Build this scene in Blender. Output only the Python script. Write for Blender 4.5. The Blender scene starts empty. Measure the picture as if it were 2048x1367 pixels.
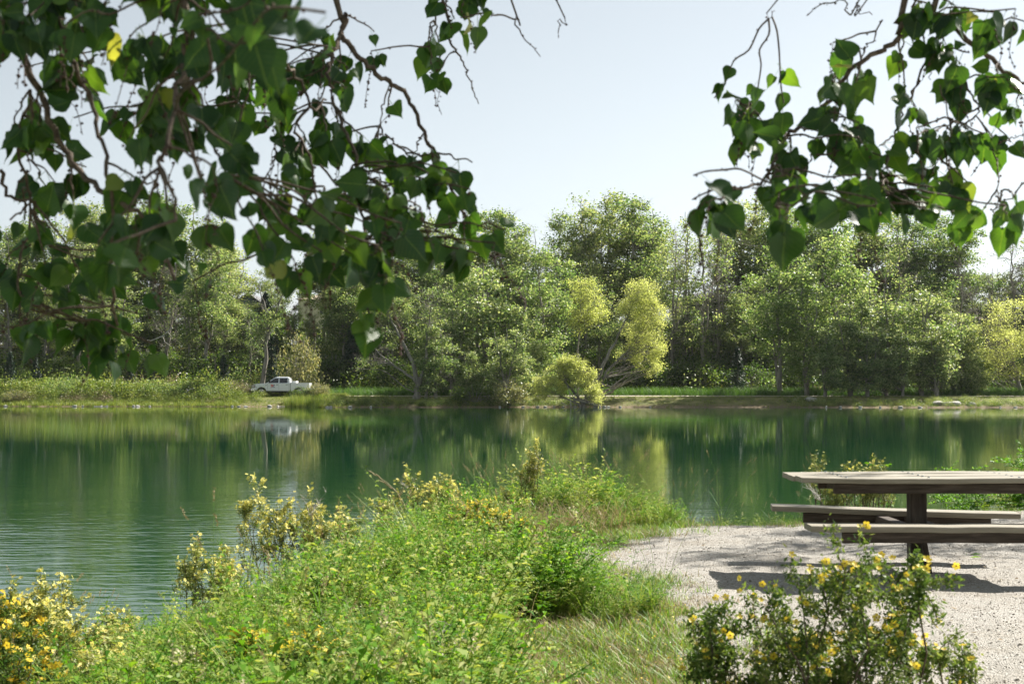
import bpy, bmesh, math, random
import numpy as np
from mathutils import Vector, Matrix, Euler

random.seed(11)
rng = np.random.default_rng(11)
R = math.radians
scene = bpy.context.scene
COL = scene.collection

# ------------------------------------------------------------------ camera
F = 2844.4
CAMZ = 1.5
PITCH = math.atan(85.5 / F)
cam_d = bpy.data.cameras.new('camera')
cam = bpy.data.objects.new('camera', cam_d)
COL.objects.link(cam)
cam.location = (0, 0, CAMZ)
cam.rotation_euler = (math.pi / 2 + PITCH, 0, 0)
cam_d.lens = 50
cam_d.sensor_width = 36
cam_d.clip_start = 0.05
cam_d.clip_end = 6000
cam_d.dof.use_dof = True
cam_d.dof.focus_distance = 55
cam_d.dof.aperture_fstop = 9
scene.camera = cam

# ------------------------------------------------------------------ light
SUN = Vector((.74, .57, .80)).normalized()
world = bpy.data.worlds.new('World')
scene.world = world
world.use_nodes = True
wn = world.node_tree.nodes
wl = world.node_tree.links
wn.clear()
sky = wn.new('ShaderNodeTexSky')
sky.sky_type = 'NISHITA'
sky.sun_disc = False
sky.sun_elevation = math.asin(SUN.z)
sky.sun_rotation = math.atan2(SUN.x, SUN.y)
sky.altitude = 1000
sky.air_density = 1.0
sky.dust_density = 1.6
sky.ozone_density = 2.0
bg = wn.new('ShaderNodeBackground')
bg.inputs['Strength'].default_value = 0.0525
wo = wn.new('ShaderNodeOutputWorld')
hs = wn.new('ShaderNodeHueSaturation')
hs.inputs['Saturation'].default_value = .33
hs.inputs['Hue'].default_value = .475
wl.new(sky.outputs[0], hs.inputs['Color'])
wl.new(hs.outputs[0], bg.inputs[0])
wl.new(bg.outputs[0], wo.inputs[0])

sun_d = bpy.data.lights.new('sun', 'SUN')
sun_d.energy = 5.0
sun_d.angle = R(0.53)
sun_d.color = (1.0, .95, .87)
sun = bpy.data.objects.new('sun', sun_d)
COL.objects.link(sun)
sun.rotation_euler = SUN.to_track_quat('Z', 'Y').to_euler()
sun.location = (30, 30, 60)

scene.view_settings.view_transform = 'Standard'
scene.view_settings.look = 'None'
scene.view_settings.exposure = 1.42
scene.view_settings.gamma = 1
scene.view_settings.use_curve_mapping = False
scene.render.engine = 'CYCLES'
scene.cycles.use_denoising = True
scene.cycles.max_bounces = 6
scene.cycles.diffuse_bounces = 3
scene.cycles.glossy_bounces = 3
scene.cycles.transmission_bounces = 4
scene.cycles.transparent_max_bounces = 6
scene.cycles.caustics_reflective = False
scene.cycles.caustics_refractive = False
scene.cycles.sample_clamp_indirect = 6


# ------------------------------------------------------------------ helpers
def ray(px, py):
    x = (px - 1024) / F
    y = (683.5 - py) / F
    c, s = math.cos(PITCH), math.sin(PITCH)
    return np.array([x, c - y * s, s + y * c])


def P(px, py, Y):
    r = ray(px, py)
    return np.array([0, 0, CAMZ]) + r * (Y / r[1])


def G(px, py, z):
    r = ray(px, py)
    return np.array([0, 0, CAMZ]) + r * ((z - CAMZ) / r[2])


def nrm(a):
    a = np.asarray(a, float)
    return a / np.maximum(np.linalg.norm(a, axis=-1, keepdims=True), 1e-9)


class Acc:
    def __init__(s):
        s.V = []; s.F = []; s.n = 0; s.uv = []

    def add(s, v, f, mi=0):
        v = np.asarray(v, float).reshape(-1, 3)
        f = np.asarray(f, int)
        s.V.append(v); s.F.append((f + s.n, mi)); s.n += len(v)

    def mesh(s, name, mats, smooth=False):
        me = bpy.data.meshes.new(name)
        V = np.concatenate(s.V) if s.V else np.zeros((0, 3))
        me.vertices.add(len(V)); me.vertices.foreach_set('co', V.ravel().astype(np.float32))
        idx = np.concatenate([f.ravel() for f, _ in s.F])
        tot = np.concatenate([np.full(len(f), f.shape[1]) for f, _ in s.F])
        mi = np.concatenate([np.full(len(f), m) for f, m in s.F])
        st = np.concatenate([[0], np.cumsum(tot)[:-1]])
        me.loops.add(len(idx)); me.loops.foreach_set('vertex_index', idx.astype(np.int32))
        me.polygons.add(len(tot)); me.polygons.foreach_set('loop_start', st.astype(np.int32))
        me.polygons.foreach_set('material_index', mi.astype(np.int32))
        if smooth:
            me.polygons.foreach_set('use_smooth', np.ones(len(tot), bool))
        for m in mats:
            me.materials.append(m)
        me.update(calc_edges=True)
        return me


def link(name, me, parent=None, loc=None):
    o = bpy.data.objects.new(name, me)
    COL.objects.link(o)
    if parent is not None:
        o.parent = parent
    if loc is not None:
        o.location = loc
    return o


def tag(o, label, cat=None, group=None, kind=None):
    if label: o['label'] = label
    if cat: o['category'] = cat
    if group: o['group'] = group
    if kind: o['kind'] = kind
    return o


def thing(name, label, cat, loc=(0, 0, 0), rz=0, group=None):
    o = bpy.data.objects.new(name, None)
    o.empty_display_size = .2
    COL.objects.link(o)
    o.location = loc
    o.rotation_euler = (0, 0, rz)
    return tag(o, label, cat, group)


def tube(acc, pts, rad, n=5, mi=0, cap=True):
    pts = np.asarray(pts, float)
    k = len(pts)
    rad = np.broadcast_to(np.asarray(rad, float), (k,))
    t = np.gradient(pts, axis=0)
    t = nrm(t)
    ref = np.array([0, 0, 1.]) if abs(t[:, 2]).mean() < .8 else np.array([1., 0, 0])
    u = nrm(np.cross(t, ref)); v = np.cross(t, u)
    a = np.arange(n) / n * 2 * math.pi
    ring = pts[:, None, :] + rad[:, None, None] * (np.cos(a)[None, :, None] * u[:, None, :] + np.sin(a)[None, :, None] * v[:, None, :])
    V = ring.reshape(-1, 3)
    i = np.arange(k - 1)[:, None] * n; j = np.arange(n)[None, :]; j2 = (j + 1) % n
    Fq = np.stack([i + j, i + j2, i + n + j2, i + n + j], -1).reshape(-1, 4)
    acc.add(V, Fq, mi)
    if cap and n >= 3:
        acc.add(ring[-1], [list(range(n))], mi)
        acc.add(ring[0], [list(range(n))[::-1]], mi)


def quads(acc, c, L, W, up=None, nb=.0, mi=0, bias=None, droop=None):
    """leaf-sized diamond faces at c. bias: preferred normals."""
    n = len(c)
    nor = rng.normal(size=(n, 3))
    nor = nrm(nor)
    if bias is not None:
        nor = nrm(nor + bias)
    u = rng.normal(size=(n, 3))
    if droop is not None:
        u = nrm(u) * .8 + droop
    u = nrm(u - nor * (u * nor).sum(1, keepdims=True))
    v = np.cross(nor, u)
    L = np.broadcast_to(L, (n,))[:, None]; W = np.broadcast_to(W, (n,))[:, None]
    V = np.stack([c - u * L * .5, c + v * W * .5 - u * L * .08, c + u * L * .5, c - v * W * .5 - u * L * .08], 1).reshape(-1, 3)
    acc.add(V, np.arange(n * 4).reshape(-1, 4), mi)


def bm_obj(name, bm, mat, parent=None, smooth=False, loc=None):
    me = bpy.data.meshes.new(name)
    bm.to_mesh(me); bm.free()
    for m in (mat if isinstance(mat, (list, tuple)) else [mat]):
        me.materials.append(m)
    if smooth:
        me.polygons.foreach_set('use_smooth', np.ones(len(me.polygons), bool))
    return link(name, me, parent, loc)


def box_bm(x0, x1, y0, y1, z0, z1, bev=0.0, bm=None):
    own = bm is None
    if own: bm = bmesh.new()
    vs = [bm.verts.new(p) for p in [(x0, y0, z0), (x1, y0, z0), (x1, y1, z0), (x0, y1, z0), (x0, y0, z1), (x1, y0, z1), (x1, y1, z1), (x0, y1, z1)]]
    fs = [bm.faces.new([vs[i] for i in q]) for q in [(0, 3, 2, 1), (4, 5, 6, 7), (0, 1, 5, 4), (1, 2, 6, 5), (2, 3, 7, 6), (3, 0, 4, 7)]]
    if bev > 0:
        es = list({e for f in fs for e in f.edges})
        bmesh.ops.bevel(bm, geom=es, offset=bev, segments=1, affect='EDGES')
    return bm


# ------------------------------------------------------------------ materials
def newmat(name):
    m = bpy.data.materials.new(name)
    m.use_nodes = True
    m.node_tree.nodes.clear()
    return m, m.node_tree.nodes, m.node_tree.links


def ramp(N, cols, pos=None, interp='LINEAR'):
    r = N.new('ShaderNodeValToRGB')
    r.color_ramp.interpolation = interp
    k = len(cols)
    pos = pos or [i / max(k - 1, 1) for i in range(k)]
    while len(r.color_ramp.elements) < k:
        r.color_ramp.elements.new(.5)
    for e, c, p in zip(r.color_ramp.elements, cols, pos):
        e.position = p; e.color = (*c, 1)
    return r


def leafmat(name, cols, trans, tf=.4, rough=.45, spec=.35, hue=.35, nscale=.35):
    m, N, L = newmat(name)
    geo = N.new('ShaderNodeNewGeometry')
    oi = N.new('ShaderNodeObjectInfo')
    tc = N.new('ShaderNodeTexCoord')
    nz = N.new('ShaderNodeTexNoise'); nz.inputs['Scale'].default_value = nscale; nz.inputs['Detail'].default_value = 2
    L.new(tc.outputs['Object'], nz.inputs['Vector'])
    ad = N.new('ShaderNodeMath'); ad.operation = 'MULTIPLY_ADD'
    ad.inputs[1].default_value = .85
    L.new(geo.outputs['Random Per Island'], ad.inputs[0])
    a2 = N.new('ShaderNodeMath'); a2.operation = 'MULTIPLY_ADD'; a2.inputs[1].default_value = .9; a2.inputs[2].default_value = -.37
    L.new(nz.outputs['Fac'], a2.inputs[0]); L.new(a2.outputs[0], ad.inputs[2])
    a3 = N.new('ShaderNodeMath'); a3.operation = 'MULTIPLY_ADD'; a3.inputs[1].default_value = hue
    sub = N.new('ShaderNodeMath'); sub.operation = 'SUBTRACT'; sub.inputs[1].default_value = .5
    L.new(oi.outputs['Random'], sub.inputs[0]); L.new(sub.outputs[0], a3.inputs[0]); L.new(ad.outputs[0], a3.inputs[2])
    r = ramp(N, cols)
    L.new(a3.outputs[0], r.inputs[0])
    pb = N.new('ShaderNodeBsdfPrincipled')
    pb.inputs['Roughness'].default_value = rough
    pb.inputs['Specular IOR Level'].default_value = spec
    L.new(r.outputs[0], pb.inputs['Base Color'])
    tr = N.new('ShaderNodeBsdfTranslucent')
    mx = N.new('ShaderNodeMix'); mx.data_type = 'RGBA'; mx.blend_type = 'MULTIPLY'; mx.inputs['Factor'].default_value = 1
    mx.inputs[7].default_value = (*trans, 1)
    L.new(r.outputs[0], mx.inputs[6]); L.new(mx.outputs[2], tr.inputs[0])
    ms = N.new('ShaderNodeMixShader'); ms.inputs[0].default_value = tf
    L.new(pb.outputs[0], ms.inputs[1]); L.new(tr.outputs[0], ms.inputs[2])
    o = N.new('ShaderNodeOutputMaterial'); L.new(ms.outputs[0], o.inputs[0])
    return m


def noisemat(name, cols, scale=5, rough=.8, bump=0, bscale=None, detail=4, stretch=None, spec=.3, pos=None, metallic=0, coat=0, bdist=.02):
    m, N, L = newmat(name)
    tc = N.new('ShaderNodeTexCoord')
    mp = N.new('ShaderNodeMapping')
    if stretch: mp.inputs['Scale'].default_value = stretch
    L.new(tc.outputs['Object'], mp.inputs[0])
    nz = N.new('ShaderNodeTexNoise'); nz.inputs['Scale'].default_value = scale; nz.inputs['Detail'].default_value = detail
    nz.inputs['Roughness'].default_value = .65
    L.new(mp.outputs[0], nz.inputs['Vector'])
    r = ramp(N, cols, pos or [.3 + .4 * i / max(len(cols) - 1, 1) for i in range(len(cols))])
    L.new(nz.outputs['Fac'], r.inputs[0])
    pb = N.new('ShaderNodeBsdfPrincipled')
    pb.inputs['Roughness'].default_value = rough
    pb.inputs['Specular IOR Level'].default_value = spec
    pb.inputs['Metallic'].default_value = metallic
    pb.inputs['Coat Weight'].default_value = coat
    L.new(r.outputs[0], pb.inputs['Base Color'])
    if bump:
        n2 = N.new('ShaderNodeTexNoise'); n2.inputs['Scale'].default_value = bscale or scale * 3; n2.inputs['Detail'].default_value = 5
        L.new(mp.outputs[0], n2.inputs['Vector'])
        b = N.new('ShaderNodeBump'); b.inputs['Strength'].default_value = bump; b.inputs['Distance'].default_value = bdist
        L.new(n2.outputs['Fac'], b.inputs['Height']); L.new(b.outputs[0], pb.inputs['Normal'])
    o = N.new('ShaderNodeOutputMaterial'); L.new(pb.outputs[0], o.inputs[0])
    return m


M = {}
M['cotton'] = leafmat('cottonwood_leaf', [(.055, .11, .035), (.125, .185, .06), (.22, .265, .10), (.38, .38, .20)], (1.75, 1.8, 1.1), .48, rough=.5, spec=.35)
M['cotton_light'] = leafmat('light_poplar_leaf', [(.07, .14, .04), (.13, .21, .06), (.22, .285, .10), (.36, .39, .19)], (1.6, 1.65, 1.0), .48, rough=.5, spec=.35)
M['silver'] = leafmat('silver_poplar_leaf', [(.06, .12, .035), (.13, .20, .07), (.25, .31, .13), (.48, .50, .32)], (1.6, 1.6, .85), .42, rough=.5, spec=.4)
M['willow'] = leafmat('willow_leaf', [(.19, .23, .06), (.31, .35, .11), (.42, .45, .19), (.54, .55, .32)], (1.55, 1.55, .85), .58, spec=.2)
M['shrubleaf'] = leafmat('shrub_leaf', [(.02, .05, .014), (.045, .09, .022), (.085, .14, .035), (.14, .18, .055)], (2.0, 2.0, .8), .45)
M['pale_leaf'] = leafmat('pale_shrub_leaf', [(.08, .12, .04), (.16, .19, .07), (.26, .27, .12), (.34, .32, .18)], (1.6, 1.5, .9), .35)
M['spruce'] = leafmat('spruce_needles', [(.012, .03, .018), (.02, .045, .025), (.035, .07, .035)], (1.5, 1.6, 1.0), .12)
M['bark'] = noisemat('poplar_bark', [(.10, .09, .075), (.23, .21, .18), (.34, .31, .27)], 3, .9, .6, 9, stretch=(1, 1, .25))
M['deadwood'] = noisemat('bleached_wood', [(.24, .22, .19), (.42, .39, .34), (.56, .53, .48)], 4, .85, .3, stretch=(1, 1, .3))
M['twig'] = noisemat('twig_bark', [(.05, .036, .026), (.11, .082, .06), (.2, .16, .12)], 60, .8, .4, 200)
M['bead'] = noisemat('seed_capsule', [(.035, .022, .016), (.08, .045, .035), (.14, .09, .06)], 80, .7)
M['stone'] = noisemat('pale_stone', [(.25, .24, .22), (.42, .40, .37), (.58, .56, .52)], 4, .85, .5, 12)

# large heart-shaped leaves with veins from their own surface coordinates
def poplar_mat():
    m, N, L = newmat('poplar_leaf_blade')
    oi = N.new('ShaderNodeObjectInfo'); geo = N.new('ShaderNodeNewGeometry'); uv = N.new('ShaderNodeUVMap')
    s = N.new('ShaderNodeMath'); s.operation = 'ADD'
    L.new(oi.outputs['Random'], s.inputs[0]); L.new(geo.outputs['Random Per Island'], s.inputs[1])
    fr = N.new('ShaderNodeMath'); fr.operation = 'FRACT'; L.new(s.outputs[0], fr.inputs[0])
    r = ramp(N, [(.02, .055, .022), (.032, .085, .024), (.05, .12, .028), (.10, .19, .035), (.34, .34, .12)], [0, .4, .80, .985, 1])
    L.new(fr.outputs[0], r.inputs[0])
    sep = N.new('ShaderNodeSeparateXYZ'); L.new(uv.outputs[0], sep.inputs[0])
    ax = N.new('ShaderNodeMath'); ax.operation = 'SUBTRACT'; ax.inputs[1].default_value = .5; L.new(sep.outputs[0], ax.inputs[0])
    ab = N.new('ShaderNodeMath'); ab.operation = 'ABSOLUTE'; L.new(ax.outputs[0], ab.inputs[0])
    # side veins: stripes of y - 0.75|x|
    ma = N.new('ShaderNodeMath'); ma.operation = 'MULTIPLY_ADD'; ma.inputs[1].default_value = -.8; L.new(ab.outputs[0], ma.inputs[0]); L.new(sep.outputs[1], ma.inputs[2])
    mu = N.new('ShaderNodeMath'); mu.operation = 'MULTIPLY'; mu.inputs[1].default_value = 7.0; L.new(ma.outputs[0], mu.inputs[0])
    f2 = N.new('ShaderNodeMath'); f2.operation = 'FRACT'; L.new(mu.outputs[0], f2.inputs[0])
    lt = N.new('ShaderNodeMath'); lt.operation = 'LESS_THAN'; lt.inputs[1].default_value = .1; L.new(f2.outputs[0], lt.inputs[0])
    l2 = N.new('ShaderNodeMath'); l2.operation = 'LESS_THAN'; l2.inputs[1].default_value = .014; L.new(ab.outputs[0], l2.inputs[0])
    l3 = N.new('ShaderNodeMath'); l3.operation = 'MULTIPLY_ADD'; l3.inputs[1].default_value = .35; L.new(lt.outputs[0], l3.inputs[0]); L.new(l2.outputs[0], l3.inputs[2]); l3.use_clamp = True
    mixc = N.new('ShaderNodeMix'); mixc.data_type = 'RGBA'; mixc.inputs[7].default_value = (.14, .22, .06, 1)
    fm = N.new('ShaderNodeMath'); fm.operation = 'MULTIPLY'; fm.inputs[1].default_value = .7; L.new(l3.outputs[0], fm.inputs[0])
    L.new(fm.outputs[0], mixc.inputs['Factor']); L.new(r.outputs[0], mixc.inputs[6])
    pb = N.new('ShaderNodeBsdfPrincipled'); pb.inputs['Roughness'].default_value = .40; pb.inputs['Specular IOR Level'].default_value = .42
    L.new(mixc.outputs[2], pb.inputs['Base Color'])
    bp = N.new('ShaderNodeBump'); bp.inputs['Strength'].default_value = .35; bp.inputs['Distance'].default_value = .002
    L.new(l3.outputs[0], bp.inputs['Height']); L.new(bp.outputs[0], pb.inputs['Normal'])
    tr = N.new('ShaderNodeBsdfTranslucent')
    mx = N.new('ShaderNodeMix'); mx.data_type = 'RGBA'; mx.blend_type = 'MULTIPLY'; mx.inputs['Factor'].default_value = 1; mx.inputs[7].default_value = (1.9, 1.8, .45, 1)
    L.new(mixc.outputs[2], mx.inputs[6]); L.new(mx.outputs[2], tr.inputs[0])
    ms = N.new('ShaderNodeMixShader'); ms.inputs[0].default_value = .42
    L.new(pb.outputs[0], ms.inputs[1]); L.new(tr.outputs[0], ms.inputs[2])
    o = N.new('ShaderNodeOutputMaterial'); L.new(ms.outputs[0], o.inputs[0])
    return m


M['poplar'] = poplar_mat()


# ------------------------------------------------------------------ land
SHORE = np.array([(-60, -40), (-14, -12), (-7.2, 0), (-5.4, 5), (-4.5, 8), (-3.7, 10.5), (-2.8, 13), (-1.9, 15.3), (-.9, 17.2), (.4, 17.9), (1.6, 17.6), (2.4, 17.0), (3.6, 17.3), (5.0, 18.4), (6.8, 19.2), (9, 20.0), (14, 21), (25, 20), (60, 10), (150, -40)], float)


def seg_dist(x, y, poly):
    d = np.full(x.shape, 1e9); side = np.zeros(x.shape)
    for a, b in zip(poly[:-1], poly[1:]):
        ab = b - a
        t = np.clip(((x - a[0]) * ab[0] + (y - a[1]) * ab[1]) / (ab @ ab), 0, 1)
        dx = x - (a[0] + t * ab[0]); dy = y - (a[1] + t * ab[1])
        dd = np.hypot(dx, dy)
        s = ab[0] * (y - a[1]) - ab[1] * (x - a[0])
        m = dd < d
        side = np.where(m, s, side); d = np.where(m, dd, d)
    return d, side


def shore_s(x, y):
    x = np.asarray(x, float); y = np.asarray(y, float)
    d, s = seg_dist(x, y, SHORE)
    return np.where(s < 0, d, -d)   # positive on land


def sm(t):
    t = np.clip(t, 0, 1)
    return t * t * (3 - 2 * t)


def hash_noise(x, y, s=1.0, seed=0):
    x = np.asarray(x, float) / s; y = np.asarray(y, float) / s
    out = 0
    for k, (a, b, c) in enumerate([(1.0, .7, 1.0), (-1.3, 1.9, .6), (2.7, 1.1, .4), (-3.1, 4.3, .25)]):
        out = out + c * np.sin(a * x + b * y + seed * 1.7 + k * 2.1) * np.cos(b * x * .8 - a * y * 1.2 + seed + k)
    return out / 1.6


def far_shore(x):
    return 137.5 + 1.0 * np.sin(x * .09 + 1) + .5 * np.sin(x * .31) + 6.0 * sm((-x - 18) / 5)


WATER = -.7


def ground_z(x, y):
    x = np.asarray(x, float); y = np.asarray(y, float)
    s = shore_s(x, y)
    wd = 1.9 + 1.7 * sm((-.2 - x) / 1.6)
    near = np.where(s > 0, -.72 + .72 * sm(s / wd), -.72 - .35 * np.clip(-s, 0, 5))
    gr = np.clip((s - 1.6) / 1.5, 0, 1)
    near = near + gr * (.016 * hash_noise(x, y, .42, 1) + .012 * hash_noise(x, y, .17, 4))
    fs = far_shore(x)
    t = y - fs
    far = -.72 + 1.0 * sm(t / 6.5)
    far = np.where(t < 0, -.72 + .3 * np.maximum(t, -6), far)
    far = far + .25 * sm((t - 6) / 6) * sm((-x - 18) / 6)
    far = far + 6.2 * sm((y - 157) / 34) + .4 * hash_noise(x, y, 9, 2) * sm((y - 160) / 15) + np.clip(y - 205, 0, 4000) * .012
    return np.where(y > 75, far, near)


def gz(x, y):
    return float(ground_z(np.array([x]), np.array([y]))[0])


def axis(segs):
    out = [segs[0][0]]
    for a, b, st in segs:
        n = max(1, int(round((b - a) / st)))
        out += list(a + (b - a) * (np.arange(1, n + 1) / n))
    return np.array(out)


xs = axis([(-3000, -600, 300), (-600, -120, 30), (-120, -60, 3), (-60, -8, 1.3), (-8, 10, .16), (10, 60, 1.3), (60, 120, 3), (120, 600, 30), (600, 3000, 300)])
ys = axis([(-300, -20, 20), (-20, 4, 1.2), (4, 22, .16), (22, 34, 1.5), (34, 132, 14), (132, 152, .5), (152, 200, 1.5), (200, 400, 12), (400, 3600, 320)])
XX, YY = np.meshgrid(xs, ys)
ZZ = ground_z(XX, YY)
nx, ny = len(xs), len(ys)
ga = Acc()
ii = (np.arange(ny - 1)[:, None] * nx + np.arange(nx - 1)[None, :]).ravel()
ga.add(np.stack([XX, YY, ZZ], -1).reshape(-1, 3), np.stack([ii, ii + 1, ii + nx + 1, ii + nx], -1))


def ground_mat():
    m, N, L = newmat('earth_and_turf')
    geo = N.new('ShaderNodeNewGeometry')
    sep = N.new('ShaderNodeSeparateXYZ'); L.new(geo.outputs['Position'], sep.inputs[0])
    n1 = N.new('ShaderNodeTexNoise'); n1.inputs['Scale'].default_value = .6; n1.inputs['Detail'].default_value = 6
    n2 = N.new('ShaderNodeTexNoise'); n2.inputs['Scale'].default_value = 14; n2.inputs['Detail'].default_value = 6
    L.new(geo.outputs['Position'], n1.inputs['Vector']); L.new(geo.outputs['Position'], n2.inputs['Vector'])
    grass = ramp(N, [(.06, .085, .02), (.13, .15, .04), (.24, .22, .10)], [.3, .5, .72]); L.new(n1.outputs['Fac'], grass.inputs[0])
    soil = ramp(N, [(.07, .05, .03), (.16, .12, .08), (.30, .25, .17)], [.3, .5, .75]); L.new(n2.outputs['Fac'], soil.inputs[0])
    # soil along the waterline
    ma = N.new('ShaderNodeMath'); ma.operation = 'MULTIPLY_ADD'; ma.inputs[1].default_value = .5; L.new(n2.outputs['Fac'], ma.inputs[0]); L.new(sep.outputs[2], ma.inputs[2])
    mr = N.new('ShaderNodeMapRange'); mr.inputs['From Min'].default_value = -.42; mr.inputs['From Max'].default_value = -.12; L.new(ma.outputs[0], mr.inputs['Value'])
    mx = N.new('ShaderNodeMix'); mx.data_type = 'RGBA'; L.new(mr.outputs[0], mx.inputs['Factor']); L.new(soil.outputs[0], mx.inputs[6]); L.new(grass.outputs[0], mx.inputs[7])
    mx2 = N.new('ShaderNodeMix'); mx2.data_type = 'RGBA'
    r3 = ramp(N, [(0, 0, 0), (1, 1, 1)], [.48, .62]); L.new(n2.outputs['Fac'], r3.inputs[0])
    fm = N.new('ShaderNodeMath'); fm.operation = 'MULTIPLY'; fm.inputs[1].default_value = .7; L.new(r3.outputs[0], fm.inputs[0])
    L.new(fm.outputs[0], mx2.inputs['Factor']); L.new(mx.outputs[2], mx2.inputs[6]); L.new(soil.outputs[0], mx2.inputs[7])
    pb = N.new('ShaderNodeBsdfPrincipled'); pb.inputs['Roughness'].default_value = .95; pb.inputs['Specular IOR Level'].default_value = .1
    L.new(mx2.outputs[2], pb.inputs['Base Color'])
    bp = N.new('ShaderNodeBump'); bp.inputs['Strength'].default_value = .6; bp.inputs['Distance'].default_value = .03
    L.new(n2.outputs['Fac'], bp.inputs['Height']); L.new(bp.outputs[0], pb.inputs['Normal'])
    o = N.new('ShaderNodeOutputMaterial'); L.new(pb.outputs[0], o.inputs[0])
    return m


ground = link('ground', ga.mesh('ground', [ground_mat()], True))
tag(ground, 'grassy earth around the pond rising behind the far trees', kind='structure')


def water_mat():
    m, N, L = newmat('pond_water')
    geo = N.new('ShaderNodeNewGeometry')
    mp = N.new('ShaderNodeMapping'); mp.inputs['Scale'].default_value = (.55, 1.7, 1); L.new(geo.outputs['Position'], mp.inputs[0])
    n1 = N.new('ShaderNodeTexNoise'); n1.inputs['Scale'].default_value = 2.6; n1.inputs['Detail'].default_value = 3; n1.inputs['Roughness'].default_value = .5
    L.new(mp.outputs[0], n1.inputs['Vector'])
    mp2 = N.new('ShaderNodeMapping'); mp2.inputs['Scale'].default_value = (.12, .5, 1); L.new(geo.outputs['Position'], mp2.inputs[0])
    n2 = N.new('ShaderNodeTexNoise'); n2.inputs['Scale'].default_value = 1.0; n2.inputs['Detail'].default_value = 2
    L.new(mp2.outputs[0], n2.inputs['Vector'])
    # breeze patches, calmer towards the far bank
    mp3 = N.new('ShaderNodeMapping'); mp3.inputs['Scale'].default_value = (.05, .09, 1); L.new(geo.outputs['Position'], mp3.inputs[0])
    n3 = N.new('ShaderNodeTexNoise'); n3.inputs['Scale'].default_value = 1.0; n3.inputs['Detail'].default_value = 3; L.new(mp3.outputs[0], n3.inputs['Vector'])
    sep = N.new('ShaderNodeSeparateXYZ'); L.new(geo.outputs['Position'], sep.inputs[0])
    mr = N.new('ShaderNodeMapRange'); mr.inputs['From Min'].default_value = 12; mr.inputs['From Max'].default_value = 42
    mr.inputs['To Min'].default_value = 1.0; mr.inputs['To Max'].default_value = .13; L.new(sep.outputs[1], mr.inputs['Value'])
    pr = N.new('ShaderNodeMapRange'); pr.inputs['From Min'].default_value = .38; pr.inputs['From Max'].default_value = .62; pr.inputs['To Min'].default_value = .35; pr.inputs['To Max'].default_value = 1.1
    L.new(n3.outputs['Fac'], pr.inputs['Value'])
    mu = N.new('ShaderNodeMath'); mu.operation = 'MULTIPLY'; L.new(mr.outputs[0], mu.inputs[0]); L.new(pr.outputs[0], mu.inputs[1])
    m1 = N.new('ShaderNodeMath'); m1.operation = 'MULTIPLY_ADD'; m1.inputs[1].default_value = 1.0; L.new(n2.outputs['Fac'], m1.inputs[0]); L.new(n1.outputs['Fac'], m1.inputs[2])
    m2 = N.new('ShaderNodeMath'); m2.operation = 'MULTIPLY'; L.new(m1.outputs[0], m2.inputs[0]); L.new(mu.outputs[0], m2.inputs[1])
    bp = N.new('ShaderNodeBump'); bp.inputs['Strength'].default_value = 1.0; bp.inputs['Distance'].default_value = .016
    L.new(m2.outputs[0], bp.inputs['Height'])
    pb = N.new('ShaderNodeBsdfPrincipled')
    pb.inputs['Base Color'].default_value = (.004, .040, .013, 1)
    pb.inputs['Roughness'].default_value = .0
    pb.inputs['IOR'].default_value = 1.333
    L.new(bp.outputs[0], pb.inputs['Normal'])
    o = N.new('ShaderNodeOutputMaterial'); L.new(pb.outputs[0], o.inputs[0])
    return m


wa = Acc()
wx = np.array([-600, -60, 0, 60, 600.]); wy = np.array([-60, 20, 80, 150.])
WX, WY = np.meshgrid(wx, wy)
ii = (np.arange(3)[:, None] * 5 + np.arange(4)[None, :]).ravel()
wa.add(np.stack([WX, WY, np.full(WX.shape, WATER)], -1).reshape(-1, 3), np.stack([ii, ii + 1, ii + 6, ii + 5], -1))
tag(link('water', wa.mesh('water', [water_mat()])), 'green pond water reflecting the trees', kind='structure')

# gravel pad
GRAV = np.array([(1.0, -30), (1.05, 5), (1.0, 7.1), (1.05, 8.7), (1.1, 9.8), (.62, 10.9), (.26, 12.0), (.55, 13.4), (1.5, 14.7), (2.2, 15.5), (3.1, 15.4), (4.1, 15.9), (5.3, 17.0), (7, 17.7), (11, 18.6), (18, 18.5), (26, 12), (26, -30)], float)


def in_poly(x, y, poly):
    x = np.asarray(x, float); y = np.asarray(y, float)
    c = np.zeros(x.shape, bool)
    n = len(poly)
    for i in range(n):
        x1, y1 = poly[i]; x2, y2 = poly[(i + 1) % n]
        cond = ((y1 > y) != (y2 > y))
        xi = (x2 - x1) * (y - y1) / (y2 - y1 + 1e-12) + x1
        c ^= cond & (x < xi)
    return c


def grav_d(x, y):
    """signed distance to the pad edge, positive on gravel"""
    p = np.vstack([GRAV, GRAV[:1]])
    d, _ = seg_dist(np.asarray(x, float), np.asarray(y, float), p)
    d = np.where(in_poly(x, y, GRAV), d, -d)
    return d + .16 * hash_noise(x, y, .35, 3)


gxs = axis([(-.2, 8, .07), (8, 27, 1.0)]); gys = axis([(-31, 5, 2.0), (5, 18.8, .07)])
GX, GY = np.meshgrid(gxs, gys)
D = grav_d(GX, GY)
GZv = ground_z(GX, GY) + .004 + np.minimum(D, 0) * .25 + .012 * sm(D / .5) + .008 * hash_noise(GX, GY, .9, 9) * sm(D / .5)
n_x = len(gxs)
keep = (D > -.16)
quad_ok = keep[:-1, :-1] & keep[1:, :-1] & keep[:-1, 1:] & keep[1:, 1:]
jj, kk = np.nonzero(quad_ok)
ii = jj * n_x + kk
pa = Acc()
pa.add(np.stack([GX, GY, GZv], -1).reshape(-1, 3), np.stack([ii, ii + 1, ii + n_x + 1, ii + n_x], -1))


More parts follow.
